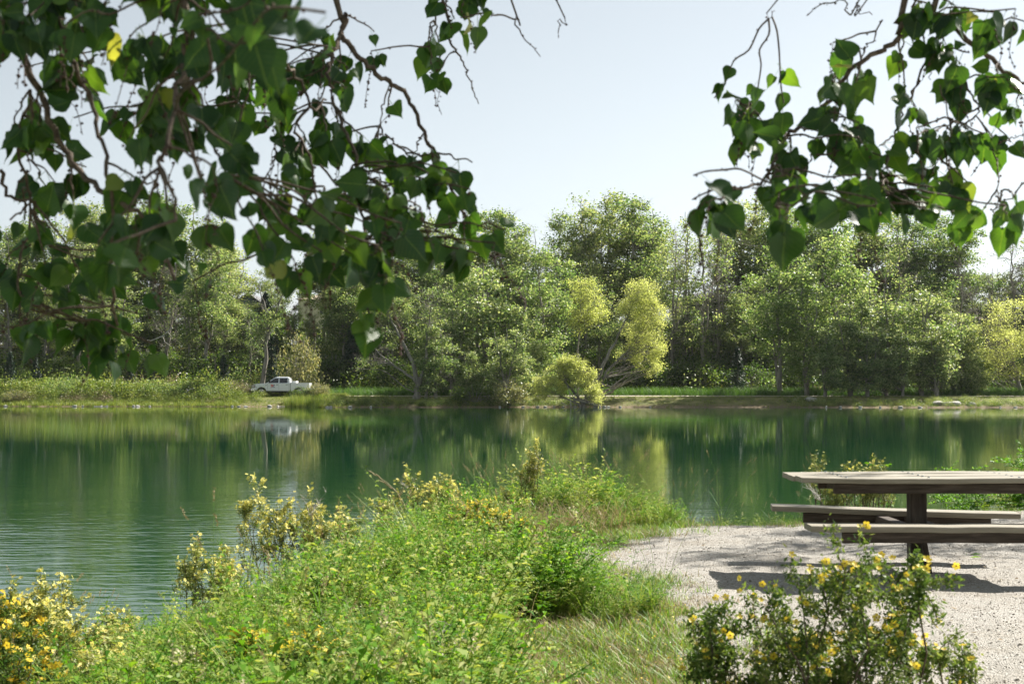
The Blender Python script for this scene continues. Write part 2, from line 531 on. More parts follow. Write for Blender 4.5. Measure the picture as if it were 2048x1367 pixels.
def gravel_mat():
    m, N, L = newmat('crushed_gravel')
    geo = N.new('ShaderNodeNewGeometry')
    vo = N.new('ShaderNodeTexVoronoi'); vo.inputs['Scale'].default_value = 85; L.new(geo.outputs['Position'], vo.inputs['Vector'])
    n1 = N.new('ShaderNodeTexNoise'); n1.inputs['Scale'].default_value = 1.6; n1.inputs['Detail'].default_value = 8; n1.inputs['Roughness'].default_value = .7
    L.new(geo.outputs['Position'], n1.inputs['Vector'])
    sp = N.new('ShaderNodeSeparateColor'); L.new(vo.outputs['Color'], sp.inputs[0])
    r1 = ramp(N, [(.13, .11, .085), (.29, .26, .215), (.40, .37, .325), (.60, .57, .52)], [0, .35, .75, 1]); L.new(sp.outputs[0], r1.inputs[0])
    r2 = ramp(N, [(.28, .25, .20), (.36, .345, .315), (.43, .42, .395)], [.3, .5, .7]); L.new(n1.outputs['Fac'], r2.inputs[0])
    mx = N.new('ShaderNodeMix'); mx.data_type = 'RGBA'; mx.inputs['Factor'].default_value = .5
    L.new(r1.outputs[0], mx.inputs[6]); L.new(r2.outputs[0], mx.inputs[7])
    pb = N.new('ShaderNodeBsdfPrincipled'); pb.inputs['Roughness'].default_value = .92; pb.inputs['Specular IOR Level'].default_value = .2
    L.new(mx.outputs[2], pb.inputs['Base Color'])
    bp = N.new('ShaderNodeBump'); bp.inputs['Strength'].default_value = 1; bp.inputs['Distance'].default_value = .014; bp.invert = True
    L.new(vo.outputs['Distance'], bp.inputs['Height']); L.new(bp.outputs[0], pb.inputs['Normal'])
    o = N.new('ShaderNodeOutputMaterial'); L.new(pb.outputs[0], o.inputs[0])
    return m


M['gravel'] = gravel_mat()
tag(link('gravel_pad', pa.mesh('gravel_pad', [M['gravel']], True)), 'pale crushed gravel pad under the picnic table', kind='structure')


def pad_z(x, y):
    d = grav_d(x, y)
    return ground_z(x, y) + .004 + .012 * sm(d / .5) + .008 * hash_noise(x, y, .9, 9) * sm(d / .5)


# far gravel path along the bank
fa = Acc()
px_ = np.arange(-90, 110, .8)
yc = far_shore(px_) + 9.3 + .3 * np.sin(px_ * .2)
rows = []
for k, off in enumerate((-1.0, -.35, .35, 1.0)):
    yy = yc + off * (1 + .12 * np.sin(px_ * 1.3 + k))
    rows.append(np.stack([px_, yy, ground_z(px_, yy) + .05 + (.05 if k in (1, 2) else 0)], -1))
Vp = np.concatenate(rows); npx = len(px_)
ii = (np.arange(3)[:, None] * npx + np.arange(npx - 1)[None, :]).ravel()
fa.add(Vp, np.stack([ii, ii + 1, ii + npx + 1, ii + npx], -1))
M['path'] = noisemat('pale_path_gravel', [(.42, .36, .28), (.56, .5, .42)], 2, .9)
tag(link('path', fa.mesh('path', [M['path']], True)), 'pale gravel path along the far bank of the pond', kind='structure')


# ------------------------------------------------------------------ scatter of uncountable growth (instances of small plants)
def scatter(name, label, pts, rot, scl, idx, protos, mats_unused=None):
    me = bpy.data.meshes.new(name)
    n = len(pts)
    me.vertices.add(n); me.vertices.foreach_set('co', np.asarray(pts, np.float32).ravel())
    a = me.attributes.new('rot', 'FLOAT_VECTOR', 'POINT'); a.data.foreach_set('vector', np.asarray(rot, np.float32).ravel())
    a = me.attributes.new('scl', 'FLOAT', 'POINT'); a.data.foreach_set('value', np.asarray(scl, np.float32))
    a = me.attributes.new('pick', 'INT', 'POINT'); a.data.foreach_set('value', np.asarray(idx, np.int32))
    me.update()
    col = bpy.data.collections.new(name + '_kinds')
    for k, pm in enumerate(protos):
        o = bpy.data.objects.new('%s_kind_%02d' % (name, k), pm); col.objects.link(o)
    ng = bpy.data.node_groups.new(name, 'GeometryNodeTree')
    ng.interface.new_socket('Geometry', in_out='INPUT', socket_type='NodeSocketGeometry')
    ng.interface.new_socket('Geometry', in_out='OUTPUT', socket_type='NodeSocketGeometry')
    N, L = ng.nodes, ng.links
    gi = N.new('NodeGroupInput'); go = N.new('NodeGroupOutput')
    ci = N.new('GeometryNodeCollectionInfo'); ip = N.new('GeometryNodeInstanceOnPoints')
    ci.inputs['Collection'].default_value = col
    ci.inputs['Separate Children'].default_value = True
    ci.inputs['Reset Children'].default_value = True
    ip.inputs['Pick Instance'].default_value = True

    def attr(nm, ty):
        q = N.new('GeometryNodeInputNamedAttribute'); q.data_type = ty; q.inputs['Name'].default_value = nm
        return q.outputs['Attribute']
    e2r = N.new('FunctionNodeEulerToRotation')
    L.new(attr('rot', 'FLOAT_VECTOR'), e2r.inputs[0]); L.new(e2r.outputs[0], ip.inputs['Rotation'])
    L.new(attr('scl', 'FLOAT'), ip.inputs['Scale']); L.new(attr('pick', 'INT'), ip.inputs['Instance Index'])
    L.new(gi.outputs[0], ip.inputs['Points']); L.new(ci.outputs[0], ip.inputs['Instance']); L.new(ip.outputs[0], go.inputs[0])
    o = link(name, me)
    md = o.modifiers.new('scatter', 'NODES'); md.node_group = ng
    tag(o, label, kind='stuff')
    return o


def rand_rot(n, tilt=.15):
    return np.stack([rng.normal(0, tilt, n), rng.normal(0, tilt, n), rng.uniform(0, 6.283, n)], -1)


# ------------------------------------------------------------------ tree generator
def curve_pts(a, b, n=5, sag=0., wob=.04, up=.0):
    a = np.asarray(a, float); b = np.asarray(b, float)
    t = np.linspace(0, 1, n)[:, None]
    p = a + (b - a) * t
    L = np.linalg.norm(b - a)
    p[:, 2] += (up * L) * (t[:, 0] * (1 - t[:, 0])) * 4 * .25
    w = rng.normal(0, wob * L, (n, 3)); w[0] = 0; w[-1] = 0
    return p + w


def gen_tree(H, stems, lobes, nclump, lpc, cr, leaf, leafmat_, bare=.08, barkmat=None, sides=7, flat=.75, leafW=.8, droop=None, twigs=2):
    """stems: list of (list of points (x,y,z as fraction of H), r0, r1). lobes: (x,y,z,rx,ry,rz,w) in fractions of H."""
    ta = Acc(); la = Acc()
    sp = []
    for pts, r0, r1 in stems:
        pts = np.array(pts, float) * H
        # resample
        k = len(pts)
        tt = np.linspace(0, k - 1, (k - 1) * 4 + 1)
        q = np.stack([np.interp(tt, range(k), pts[:, i]) for i in range(3)], -1)
        q[1:-1, :2] += rng.normal(0, .006 * H, (len(q) - 2, 2))
        rad = r0 + (r1 - r0) * np.linspace(0, 1, len(q)) ** .8
        rad[0] *= 1.35
        q[0, 2] -= .3
        tube(ta, q, rad, sides)
        sp.append((q, rad))
    allp = np.concatenate([q for q, _ in sp]); allr = np.concatenate([r for _, r in sp])
    w = np.array([l[6] for l in lobes], float); w /= w.sum()
    cents = []
    which = rng.choice(len(lobes), nclump, p=w)
    for li in which:
        l = lobes[li]
        d = nrm(rng.normal(size=3)); rr = rng.uniform(.35, 1.0) ** .6
        c = (np.array(l[:3]) + d * np.array(l[3:6]) * rr) * H
        if c[2] < .4: c[2] = .4 + rng.uniform(0, .5)
        cents.append((c, d))
    for ci, (c, d) in enumerate(cents):
        dd = np.linalg.norm(allp[:, :2] - c[:2], axis=1) * .9 + np.abs(allp[:, 2] - (c[2] - .45 * np.linalg.norm(allp[:, :2] - c[:2], axis=1)))
        dd = dd + (allp[:, 2] > c[2]) * 1.5
        j = int(np.argmin(dd + rng.uniform(0, .05 * H, len(dd))))
        a = allp[j]; Ln = np.linalg.norm(c - a)
        r0 = min(allr[j] * .6, .012 + .011 * Ln)
        q = curve_pts(a, c, 5, wob=.05, up=rng.uniform(-.1, .35))
        tube(ta, q, np.linspace(r0, .008, 5), 4, cap=False)
        isbare = rng.uniform() < bare
        for _ in range(twigs + (5 if isbare else 0)):
            s = q[rng.integers(2, 5)]
            e = s + (nrm(rng.normal(size=3) + np.array([0, 0, .5]) + d * .8) * rng.uniform(.5, 1.6 if isbare else 1.1) * cr * 1.3)
            tube(ta, curve_pts(s, e, 3, wob=.08), [.014, .01, .006], 3, cap=False)
        if isbare:
            n = int(lpc * .12)
        else:
            n = int(lpc * rng.uniform(.6, 1.35))
        rcl = cr * rng.uniform(.7, 1.3)
        pts = rng.normal(size=(n, 3)) * np.array([rcl, rcl, rcl * flat]) * .5 + c
        out = nrm(pts - c) * .2 + d * .1 + np.array([0, 0, .35])
        sz = leaf * rng.uniform(.6, 1.35, n)
        quads(la, pts, sz, sz * leafW, bias=out, droop=droop)
    return ta.mesh('trunk', [barkmat or M['bark']], True), (la.mesh('crown', [leafmat_]) if la.V else None)


def lobes_cotton(k, seed, z0=.22):
    r = np.random.default_rng(seed)
    L = []
    for i in range(k):
        z = z0 + (.92 - z0) * (i + .5) / k
        rad = .15 * math.sin(math.pi * min(1, max(0, z - .02) / .98)) ** .7 + .02
        a = r.uniform(0, 6.28); o = r.uniform(.2, .9) * rad * .7
        L.append((math.cos(a) * o, math.sin(a) * o, z, rad * r.uniform(.6, 1.05), rad * r.uniform(.6, 1.05), r.uniform(.05, .085), rad * rad))
    return L


def straight(lean=0, dx=0, top=.93):
    return [(0, 0, 0), (lean * .3 + rng.normal(0, .004), rng.normal(0, .006), .25), (lean * .6 + rng.normal(0, .01), rng.normal(0, .01), .5), (lean * .85, rng.normal(0, .012), .75), (lean, 0, top)]


KIND = {}
for k in range(6):      # tall dense cottonwoods
    st = [(straight(rng.normal(0, .02)), .30, .03)]
    if k % 2: st.append(([(0, 0, .05), (.03, .02, .3), (.08, .03, .55), (.1, .05, .8)], .2, .03))
    KIND['tall', k] = (22.0,) + gen_tree(22, st, lobes_cotton(11, 40 + k, .30), 150, 88, 1.0, .25, M['cotton'], bare=.12)
for k in range(3):      # light green poplars
    st = [(straight(rng.normal(0, .02)), .28, .03), ([(0, 0, .05), (-.03, .02, .3), (-.07, .03, .55), (-.09, .05, .75)], .2, .03)]
    KIND['light', k] = (20.0,) + gen_tree(20, st, lobes_cotton(13, 70 + k, .08), 125, 92, .9, .24, M['cotton_light'], bare=.06)
for k in range(4):      # thin, half-bare trees with the sky showing through
    st = [(straight(rng.normal(0, .03)), .27, .03), ([(0, 0, .25), (.03, .0, .45), (.075, .02, .65), (.09, .02, .85)], .13, .02)]
    L = lobes_cotton(10, 90 + k)
    KIND['thin', k] = (21.0,) + gen_tree(21, st, L, 80, 55, .9, .24, M['cotton'], bare=.42, twigs=4)
for k in range(3):      # silver poplars by the water, several stems, crown low
    st = [([(0, 0, 0), (.03 * i - .03, .02 * (-1) ** i, .3), (.09 * i - .09, .03 * (-1) ** i, .62), (.12 * i - .12, 0, .9)], .2, .03) for i in range(3)]
    L = [(-.05, 0, .75, .17, .15, .18, 1.0), (.1, 0, .62, .17, .15, .16, .9), (-.16, 0, .5, .15, .15, .16, .8), (.2, -.02, .38, .13, .14, .14, .6), (0, -.08, .42, .2, .12, .16, .8), (-.2, 0, .27, .12, .12, .1, .4), (.05, -.1, .2, .2, .14, .1, .7), (-.12, -.1, .14, .16, .12, .08, .5)]
    KIND['silver', k] = (12.0,) + gen_tree(12, st, L, 105, 92, .72, .23, M['silver'], bare=.05)
for k in range(3):      # bare, nearly leafless
    st = [(straight(rng.normal(0, .04)), .25, .03), ([(0, 0, .2), (-.05, .0, .4), (-.1, .02, .6), (-.14, .02, .8)], .13, .02), ([(0, 0, .35), (.05, .0, .5), (.12, .02, .65), (.2, .02, .75)], .1, .02)]
    KIND['bare', k] = (18.0,) + gen_tree(18, st, lobes_cotton(9, 120 + k), 70, 30, .9, .18, M['cotton'], bare=.75, twigs=6)
for k in range(4):      # shrubs
    st = [([(0, 0, 0), (.1 * i - .15, .06 * (-1) ** i, .4), (.2 * i - .3, .1 * (-1) ** i, .8)], .05, .02) for i in range(4)]
    L = [(0, 0, .5, .5, .42, .42, 1), (-.4, 0, .35, .35, .3, .3, .6), (.4, .1, .38, .35, .3, .3, .6)]
    KIND['shrub', k] = (3.0,) + gen_tree(3, st, L, 46, 70, .62, .14, M['shrubleaf'] if k < 3 else M['pale_leaf'], bare=.05)


def gen_spruce(H):
    ta = Acc(); la = Acc()
    tube(ta, [(0, 0, -.2), (0, 0, H * .5), (0, 0, H)], [.14, .08, .01], 6)
    for i in range(26):
        z = H * (.06 + .92 * i / 26); rr = (H - z) * .27 + .1
        for a in rng.uniform(0, 6.28, 9):
            e = np.array([math.cos(a) * rr, math.sin(a) * rr, z - rr * .25]); s = np.array([0, 0, z])
            t = rng.uniform(.15, 1, 22)[:, None]
            p = s + (e - s) * t + rng.normal(0, .06, (22, 3))
            quads(la, p, .24, .07, droop=nrm(e - s))
    return ta.mesh('trunk', [M['bark']]), la.mesh('crown', [M['spruce']])


for k in range(2):
    KIND['spruce', k] = (6.0,) + gen_spruce(6.0)

# willows with a shape of their own
L = [(.02, 0, .55, .42, .36, .34, 1.8), (.1, 0, .74, .28, .26, .2, .9), (-.34, 0, .42, .26, .28, .22, .8), (.40, -.05, .46, .24, .26, .24, .9), (.5, -.05, .24, .14, .18, .16, .5), (-.46, 0, .26, .16, .2, .14, .4)]
st = [([(.35, 0, 0), (.2, 0, .22), (.02, -.02, .42), (-.1, 0, .7)], .2, .03), ([(.32, 0, 0), (.36, .0, .3), (.4, 0, .6)], .16, .03), ([(.3, 0, .05), (-.05, -.05, .2), (-.35, -.02, .35)], .13, .02)]
KIND['willow_ball', 0] = (5.6,) + gen_tree(5.6, st, L, 190, 110, .5, .15, M['willow'], bare=.03, leafW=.45, barkmat=M['bark'])
L = [(.40, 0, .84, .13, .12, .12, 1.0), (.30, 0, .72, .12, .12, .10, .8), (.48, 0, .66, .14, .13, .13, 1.2), (.36, 0, .52, .14, .12, .12, .9), (.50, 0, .42, .13, .12, .12, .9), (.46, 0, .26, .12, .1, .10, .5), (.3, 0, .35, .1, .1, .1, .3)]
st = [([(-.04, 0, 0), (.06, 0, .25), (.2, 0, .5), (.3, 0, .7), (.42, 0, .93)], .26, .03), ([(-.03, 0, 0), (.1, 0, .2), (.28, 0, .38), (.4, 0, .55), (.5, 0, .7)], .2, .03)]
KIND['willow_lean', 0] = (13.0,) + gen_tree(13, st, L, 190, 125, .75, .15, M['willow'], bare=.03, leafW=.5)
L = [(.04, 0, .88, .16, .14, .11, 1.0), (.12, 0, .72, .17, .14, .13, 1.2), (-.03, 0, .62, .12, .12, .1, .5)]
st = [([(0, 0, 0), (0, 0, .3), (.01, 0, .6), (.04, 0, .92)], .13, .02)]
KIND['willow_small', 0] = (9.5,) + gen_tree(9.5, st, L, 70, 110, .7, .15, M['willow'], bare=.05, leafW=.5)
L = [(0, 0, .7, .3, .26, .26, 1.3), (-.25, 0, .5, .26, .24, .22, .9), (.28, 0, .5, .26, .24, .22, .9), (0, -.1, .38, .36, .2, .2, .8), (-.2, 0, .25, .22, .2, .12, .4)]
st = [([(0, 0, 0), (-.05, 0, .3), (-.15, 0, .6)], .24, .03), ([(0, 0, 0), (.08, 0, .3), (.15, 0, .65)], .22, .03)]
KIND['willow_round', 0] = (11.0,) + gen_tree(11, st, L, 190, 120, .85, .15, M['willow'], bare=.03, leafW=.5)
# gnarled tree by the water, limbs mostly bare low down
L = [(-.18, 0, .78, .18, .16, .14, 1.0), (.12, 0, .82, .18, .16, .14, 1.0), (-.3, 0, .5, .14, .14, .12, .4), (.1, .1, .6, .2, .16, .12, .6), (-.42, 0, .28, .1, .1, .08, .25)]
st = [([(0, 0, 0), (.02, 0, .15), (-.05, 0, .35), (-.18, 0, .6), (-.28, 0, .8)], .42, .03), ([(.02, 0, .12), (.08, 0, .3), (.1, 0, .55), (.14, 0, .85)], .28, .03),
      ([(.02, 0, .14), (-.16, 0, .26), (-.34, 0, .4), (-.46, 0, .58)], .18, .02), ([(.08, 0, 0), (.1, 0, .1), (.12, .02, .26), (.22, 0, .5)], .2, .02)]
KIND['gnarled', 0] = (13.0,) + gen_tree(13, st, L, 110, 85, .8, .17, M['cotton'], bare=.4, twigs=4)


def place(kind, v, px, Y, top, label, group=None, name='poplar_tree', cat='tree', rz=None, sx=1.0, base_z=None, H=None):
    H0, tm, cm = KIND[kind, v]
    x = (px - 1024) / F * Y
    zb = gz(x, Y) if base_z is None else base_z
    if H is None:
        H = P(px, top, Y)[2] - zb
    s = H / H0
    o = thing(name, label, cat, (x, Y, zb), rng.uniform(0, 6.28) if rz is None else rz, group)
    o.scale = (s * sx, s * sx, s)
    link('stems' if cat == 'shrub' else 'trunk', tm, o)
    if cm: link('foliage' if cat == 'shrub' else 'crown', cm, o)
    return o


REG = [(-400, 0, 'beyond the picture edge behind the meadow bank'), (0, 200, 'behind the edge end of the meadow bank'), (200, 400, 'behind the middle of the meadow bank'), (400, 520, 'behind the meadow end before the truck'),
       (520, 700, 'behind the white truck'), (700, 860, 'behind the gnarled waterside tree'), (860, 1060, 'behind the low silver poplars'), (1060, 1230, 'behind the round willow'),
       (1230, 1340, 'behind the leaning willow'), (1340, 1460, 'behind the straight trunks of the sky gap'), (1460, 1600, 'behind the path before the bleached stump'), (1600, 1720, 'behind the bleached stump'),
       (1720, 1860, 'behind the silver poplar row'), (1860, 1960, 'behind the shore boulders'), (1960, 2600, 'behind the yellow willow at the picture edge')]


def where(px):
    for a, b, t in REG:
        if a <= px < b: return t


# back rows: only their tops and bits of trunk can be seen
GB = 'tall poplars in the wood behind the pond'
back = [(-150, 172, 400), (-90, 166, 420), (-40, 170, 430), (10, 166, 440), (55, 173, 425), (100, 168, 402), (150, 172, 385), (205, 166, 384), (250, 174, 372), (300, 169, 366), (345, 173, 380),
        (392, 168, 402), (428, 175, 432), (458, 169, 462),
        (648, 174, 430), (675, 174, 434), (715, 168, 440), (760, 174, 450), (805, 168, 445), (850, 173, 420), (895, 167, 432), (940, 172, 415), (985, 166, 400), (1030, 171, 415), (1062, 176, 445),
        (1125, 172, 410), (1172, 167, 380), (1218, 172, 366), (1262, 168, 372), (1304, 173, 392),
        (1478, 169, 374), (1520, 173, 366), (1565, 168, 378), (1612, 174, 392), (1655, 169, 384), (1700, 173, 376),
        (1745, 168, 402), (1790, 172, 398), (1835, 168, 404), (1878, 173, 412), (1912, 169, 430), (2085, 170, 420), (2140, 174, 430), (2190, 168, 410)]
for i, (px, Y, top) in enumerate(back):
    Y += 13
    k = ('tall', i % 6)
    if 1590 < px < 1720: k = ('light', i % 3)
    if 1040 < px < 1110: k = ('thin', i % 4)
    place(*k, px, Y, top + rng.uniform(-8, 8), 'tall poplar ' + where(px), GB, sx=rng.uniform(1.1, 1.4))

GY_ = 'young poplars filling the wood under the tall ones'
for i in range(46):
    px = -130 + i * 52 + rng.uniform(-15, 15)
    if 570 < px < 690 or 480 < px < 520: continue
    place('tall', i % 6, px, rng.uniform(172, 190), 0, 'young low poplar ' + where(px), GY_, sx=rng.uniform(1.3, 1.7), H=rng.uniform(7.5, 12))

# nearer rows, tree by tree
rows_ = [
    ('thin', 0, 14, 154, 470, 'sparse tree with a pale trunk at the picture edge, behind the meadow bank'),
    ('tall', 1, 92, 156, 520, 'poplar with straight brown trunk behind the meadow, next after the edge tree'),
    ('thin', 1, 158, 157, 450, 'thin poplar with bark-brown trunk and dead side twigs behind the meadow'),
    ('light', 0, 228, 155, 500, 'leafy poplar with two thick trunks just behind the meadow shrubs'),
    ('bare', 0, 330, 158, 500, 'half dead tree with bleached branches above the meadow'),
    ('thin', 2, 378, 155, 520, 'slim tree with crooked trunk beside the leaning one over the meadow'),
    ('tall', 3, 408, 154, 462, 'leaning poplar with light trunk at the end of the meadow'),
    ('tall', 4, 455, 160, 560, 'low dark poplar left of the truck above a spruce'),
    ('thin', 3, 500, 156, 600, 'thin dark-trunked tree just ahead of the white truck'),
    ('shrub', 3, 598, 153, 655, 'pale grey-green bushy tree behind the cab of the truck'),
    ('tall', 0, 690, 157, 520, 'dark green poplar behind the bush at the tail of the truck'),
    ('tall', 2, 722, 160, 500, 'dark poplar between the truck and the gnarled waterside tree'),
    ('tall', 5, 778, 156, 520, 'dark dense poplar behind the gnarled waterside tree'),
    ('light', 1, 905, 156, 470, 'grey-green poplar behind the silver shrubs near the gnarled tree'),
    ('silver', 0, 962, 151, 500, 'tall silvery poplar over the middle of the far bank'),
    ('silver', 1, 872, 142.5, 640, 'low silvery poplar with leaves to the waterline beside the gnarled trunk'),
    ('silver', 2, 1012, 142, 640, 'silvery poplar hanging over the water next to the round willow'),
    ('silver', 0, 940, 143, 690, 'smallest silvery poplar, over the shore between two larger ones'),
    ('light', 2, 1082, 153, 478, 'broad yellow-green poplar above the round willow'),
    ('light', 0, 1118, 158, 500, 'light poplar just behind the thin straight trunk'),
    ('tall', 1, 1200, 158, 540, 'dark green poplar behind the leaning willow'),
    ('thin', 0, 1345, 160, 440, 'see-through tall tree beside the leaning willow crown'),
    ('thin', 1, 1372, 166, 400, 'see-through tall tree with forked trunk against the sky gap'),
    ('thin', 2, 1408, 158, 398, 'tall straight dark trunk with few leaves in the middle of the sky gap'),
    ('bare', 1, 1440, 163, 420, 'half bare tree with broken grey limbs near the sky gap'),
    ('tall', 2, 1482, 160, 560, 'low dark poplar near the pale house glimpsed through trunks'),
    ('light', 1, 1560, 150, 470, 'light green poplar with slanting trunk at the path end'),
    ('light', 2, 1612, 148, 520, 'bright green poplar above the bleached stump'),
    ('light', 0, 1668, 152, 430, 'tallest light green poplar on the bank near the stump'),
    ('silver', 1, 1700, 145, 590, 'silver poplar with slanting twin stems by the water'),
    ('silver', 2, 1770, 146, 548, 'silver poplar with upright stems, middle of the waterside row'),
    ('silver', 0, 1842, 147, 560, 'widest silver poplar of the waterside row'),
    ('silver', 1, 1905, 149, 610, 'silver poplar above the shore boulders'),
    ('silver', 2, 1650, 144, 640, 'lower silver poplar beside the bleached stump'),
    ('silver', 1, 1735, 143.5, 650, 'low leaning silver poplar between the twin-stemmed and the upright one'),
    ('silver', 0, 1805, 144, 640, 'low silver poplar with several thin stems, before the widest one'),
    ('silver', 2, 1872, 145, 640, 'low silver poplar just before the shore boulders'),
    ('silver', 1, 1935, 150, 650, 'last silver poplar of the row, against the yellow willow'),
    ('silver', 1, 905, 147, 600, 'silver poplar behind the low ones at the middle of the far bank'),
    ('silver', 2, 1050, 149, 590, 'silver poplar standing behind the round willow'),
    ('tall', 1, 588, 170, 604, 'short leafy tree in the gap beside the cream house'),
    ('tall', 3, 618, 172, 622, 'short leafy tree before the cream house wall'),
    ('thin', 0, 655, 172, 572, 'thin tree with scattered leaves before the cream house wall'),
    ('thin', 3, 628, 166, 615, 'low sparse tree under the roof edge of the cream house'),
    ('light', 2, 700, 158, 560, 'leafy poplar over the tall grass behind the truck'),
    ('thin', 3, 1800, 158, 450, 'dark limbed tree rising over the silver poplars'),
    ('bare', 2, 1925, 160, 500, 'bare grey tree between silver poplars and yellow willow'),
    ('bare', 0, 1968, 164, 520, 'bare slanting tree against the sky behind the yellow willow'),
    ('bare', 1, 2030, 168, 450, 'bare crown standing above the yellow willow at the picture edge'),
    ('thin', 1, 2090, 160, 480, 'sparse tree beyond the yellow willow'),
]
for kind, v, px, Y, top, lab in rows_:
    if Y > 153 and kind != 'shrub': Y += 12 if px < 800 else 8
    if kind == 'shrub':
        place(kind, v, px, Y, top, lab, name='bushy_tree', sx=.55)
    else:
        place(kind, v, px, Y, top, lab, name='silver_poplar' if kind == 'silver' else 'poplar_tree', sx={'silver': 1.2, 'light': 1.25, 'tall': 1.2}.get(kind, 1.0))
place('gnarled', 0, 832, 142.5, 560, 'gnarled tree with thick twisted trunk and bare limbs at the waterside', name='gnarled_tree', rz=0)
place('willow_ball', 0, 1132, 138.6, 703, 'round yellow-green willow leaning out over the water', name='willow_tree', rz=0, sx=.98)
place('willow_lean', 0, 1192, 145, 545, 'leaning yellow-green willow with two slanting trunks', name='willow_tree', rz=0, sx=.93)
place('willow_small', 0, 1156, 150, 553, 'small yellow-green willow crown on a thin straight trunk', name='willow_tree', rz=0, sx=.85)
place('willow_round', 0, 2042, 150, 582, 'large round yellow-green willow at the picture edge', name='willow_tree', rz=0, sx=1.15)

# trunk pair by the truck, forked, mostly bare
def custom_trunks():
    st = [([(0, 0, 0), (.03, 0, .3), (.05, 0, .55), (.03, 0, .75), (-.04, 0, .95)], .3, .04), ([(.05, 0, .5), (.12, 0, .72), (.18, 0, .88), (.28, 0, .94)], .12, .02)]
    L = [(.04, 0, .6, .1, .1, .1, 1), (.1, 0, .72, .1, .1, .08, .6), (-.02, 0, .5, .09, .08, .09, .5)]
    KIND['forked', 0] = (12.0,) + gen_tree(12, st, L, 45, 75, .7, .17, M['cotton'], bare=.3, twigs=3)


custom_trunks()
place('forked', 0, 524, 154, 558, 'forked tree with a bare curving limb rising right behind the truck hood', name='forked_tree', rz=0)

# shrubs in the shade of the wood
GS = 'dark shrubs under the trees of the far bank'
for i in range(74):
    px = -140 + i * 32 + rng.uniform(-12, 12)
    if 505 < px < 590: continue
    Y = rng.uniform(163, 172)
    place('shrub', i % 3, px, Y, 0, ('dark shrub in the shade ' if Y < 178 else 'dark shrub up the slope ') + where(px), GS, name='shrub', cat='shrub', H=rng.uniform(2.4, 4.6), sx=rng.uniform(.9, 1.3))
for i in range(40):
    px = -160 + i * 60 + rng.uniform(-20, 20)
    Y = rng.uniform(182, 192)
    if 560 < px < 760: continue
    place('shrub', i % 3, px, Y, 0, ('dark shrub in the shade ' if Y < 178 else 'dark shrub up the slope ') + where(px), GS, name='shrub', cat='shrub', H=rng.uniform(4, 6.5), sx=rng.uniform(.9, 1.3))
for (px, Y, top, lab) in [(20, 152, 700, 'small dark spruce at the edge of the meadow bank'), (72, 154, 712, 'dark spruce, second one behind the meadow'), (262, 153, 715, 'dark spruce behind the middle of the meadow'),
                          (447, 152, 706, 'dark spruce at the end of the meadow before the truck'), (545, 158, 690, 'light spruce behind the cab of the truck'), (705, 166, 640, 'dark spruce in the wood behind the truck bed'),
                          (530, 176, 580, 'slim spruce beside the cream house chimney'), (1475, 154, 690, 'spruce at the edge of the dark wood by the path')]:
    place('spruce', int(px) % 2, px, Y, top, lab, name='spruce_tree')
#PART2

# ------------------------------------------------------------------ thin summer haze
hz = newmat('haze_air')
hv = hz[1].new('ShaderNodeVolumePrincipled')
hv.inputs['Color'].default_value = (.93, .95, 1, 1)
hv.inputs['Density'].default_value = .00005
hv.inputs['Anisotropy'].default_value = .3
ho = hz[1].new('ShaderNodeOutputMaterial'); hz[2].new(hv.outputs[0], ho.inputs['Volume'])
tag(bm_obj('haze', box_bm(-3100, 3100, -400, 3700, -6, 90), hz[0]), 'thin pale summer haze over the pond', kind='stuff')

# ------------------------------------------------------------------ growth on the far bank
def blade_tuft(n, h, w, spread, mat, lean=.3, seg=2, name='tuft'):
    a = Acc()
    for i in range(n):
        p0 = np.array([rng.normal(0, spread), rng.normal(0, spread), 0])
        ang = rng.uniform(0, 6.28); dirv = np.array([math.cos(ang), math.sin(ang), 0])
        side = np.array([-dirv[1], dirv[0], 0])
        hh = h * rng.uniform(.55, 1.25); ln = hh * lean * rng.uniform(.2, 1.8)
        V = []; Fq = []
        for k in range(seg + 1):
            t = k / seg
            c = p0 + dirv * ln * t * t + np.array([0, 0, hh * t * (1 - .15 * t * lean)])
            ww = w * (1 - t) ** .7 * .5 + .0004
            V += [c - side * ww, c + side * ww]
        for k in range(seg):
            Fq.append([2 * k, 2 * k + 1, 2 * k + 3, 2 * k + 2])
        a.add(V, Fq)
    return a.mesh(name, [mat])


M['grass'] = leafmat('grass_blade', [(.07, .16, .02), (.12, .23, .035), (.20, .30, .055), (.34, .36, .12)], (1.5, 1.5, .7), .35, rough=.5, spec=.3, nscale=2)
M['farbankgrass'] = leafmat('bank_grass_blade', [(.10, .16, .03), (.17, .24, .045), (.26, .30, .07), (.36, .36, .14)], (1.4, 1.4, .7), .35, rough=.5, spec=.3, nscale=.5, hue=.6)
M['tallgrass'] = leafmat('tall_grass_blade', [(.05, .12, .02), (.08, .17, .03), (.12, .21, .04)], (1.4, 1.4, .7), .35, rough=.5, spec=.3)  # deeper green than the short bank grass
M['hay'] = leafmat('dry_grass_blade', [(.20, .14, .07), (.34, .26, .14), (.48, .40, .24)], (1.1, 1.1, .9), .25, rough=.6, spec=.2)
M['pinkish'] = leafmat('dry_shrub_leaf', [(.12, .12, .05), (.2, .18, .09), (.30, .24, .15), (.38, .30, .2)], (1.2, 1.2, .9), .25)


def leaf_bush(h, n, sz, mat, name='clump', stems=True):
    a = Acc()
    c = rng.normal(size=(n, 3)) * np.array([h * .38, h * .38, h * .3]) + np.array([0, 0, h * .5])
    c[:, 2] = np.abs(c[:, 2]) + .02
    quads(a, c, sz * rng.uniform(.6, 1.3, n), sz * .6, bias=nrm(c) * .6)
    return a.mesh(name, [mat])


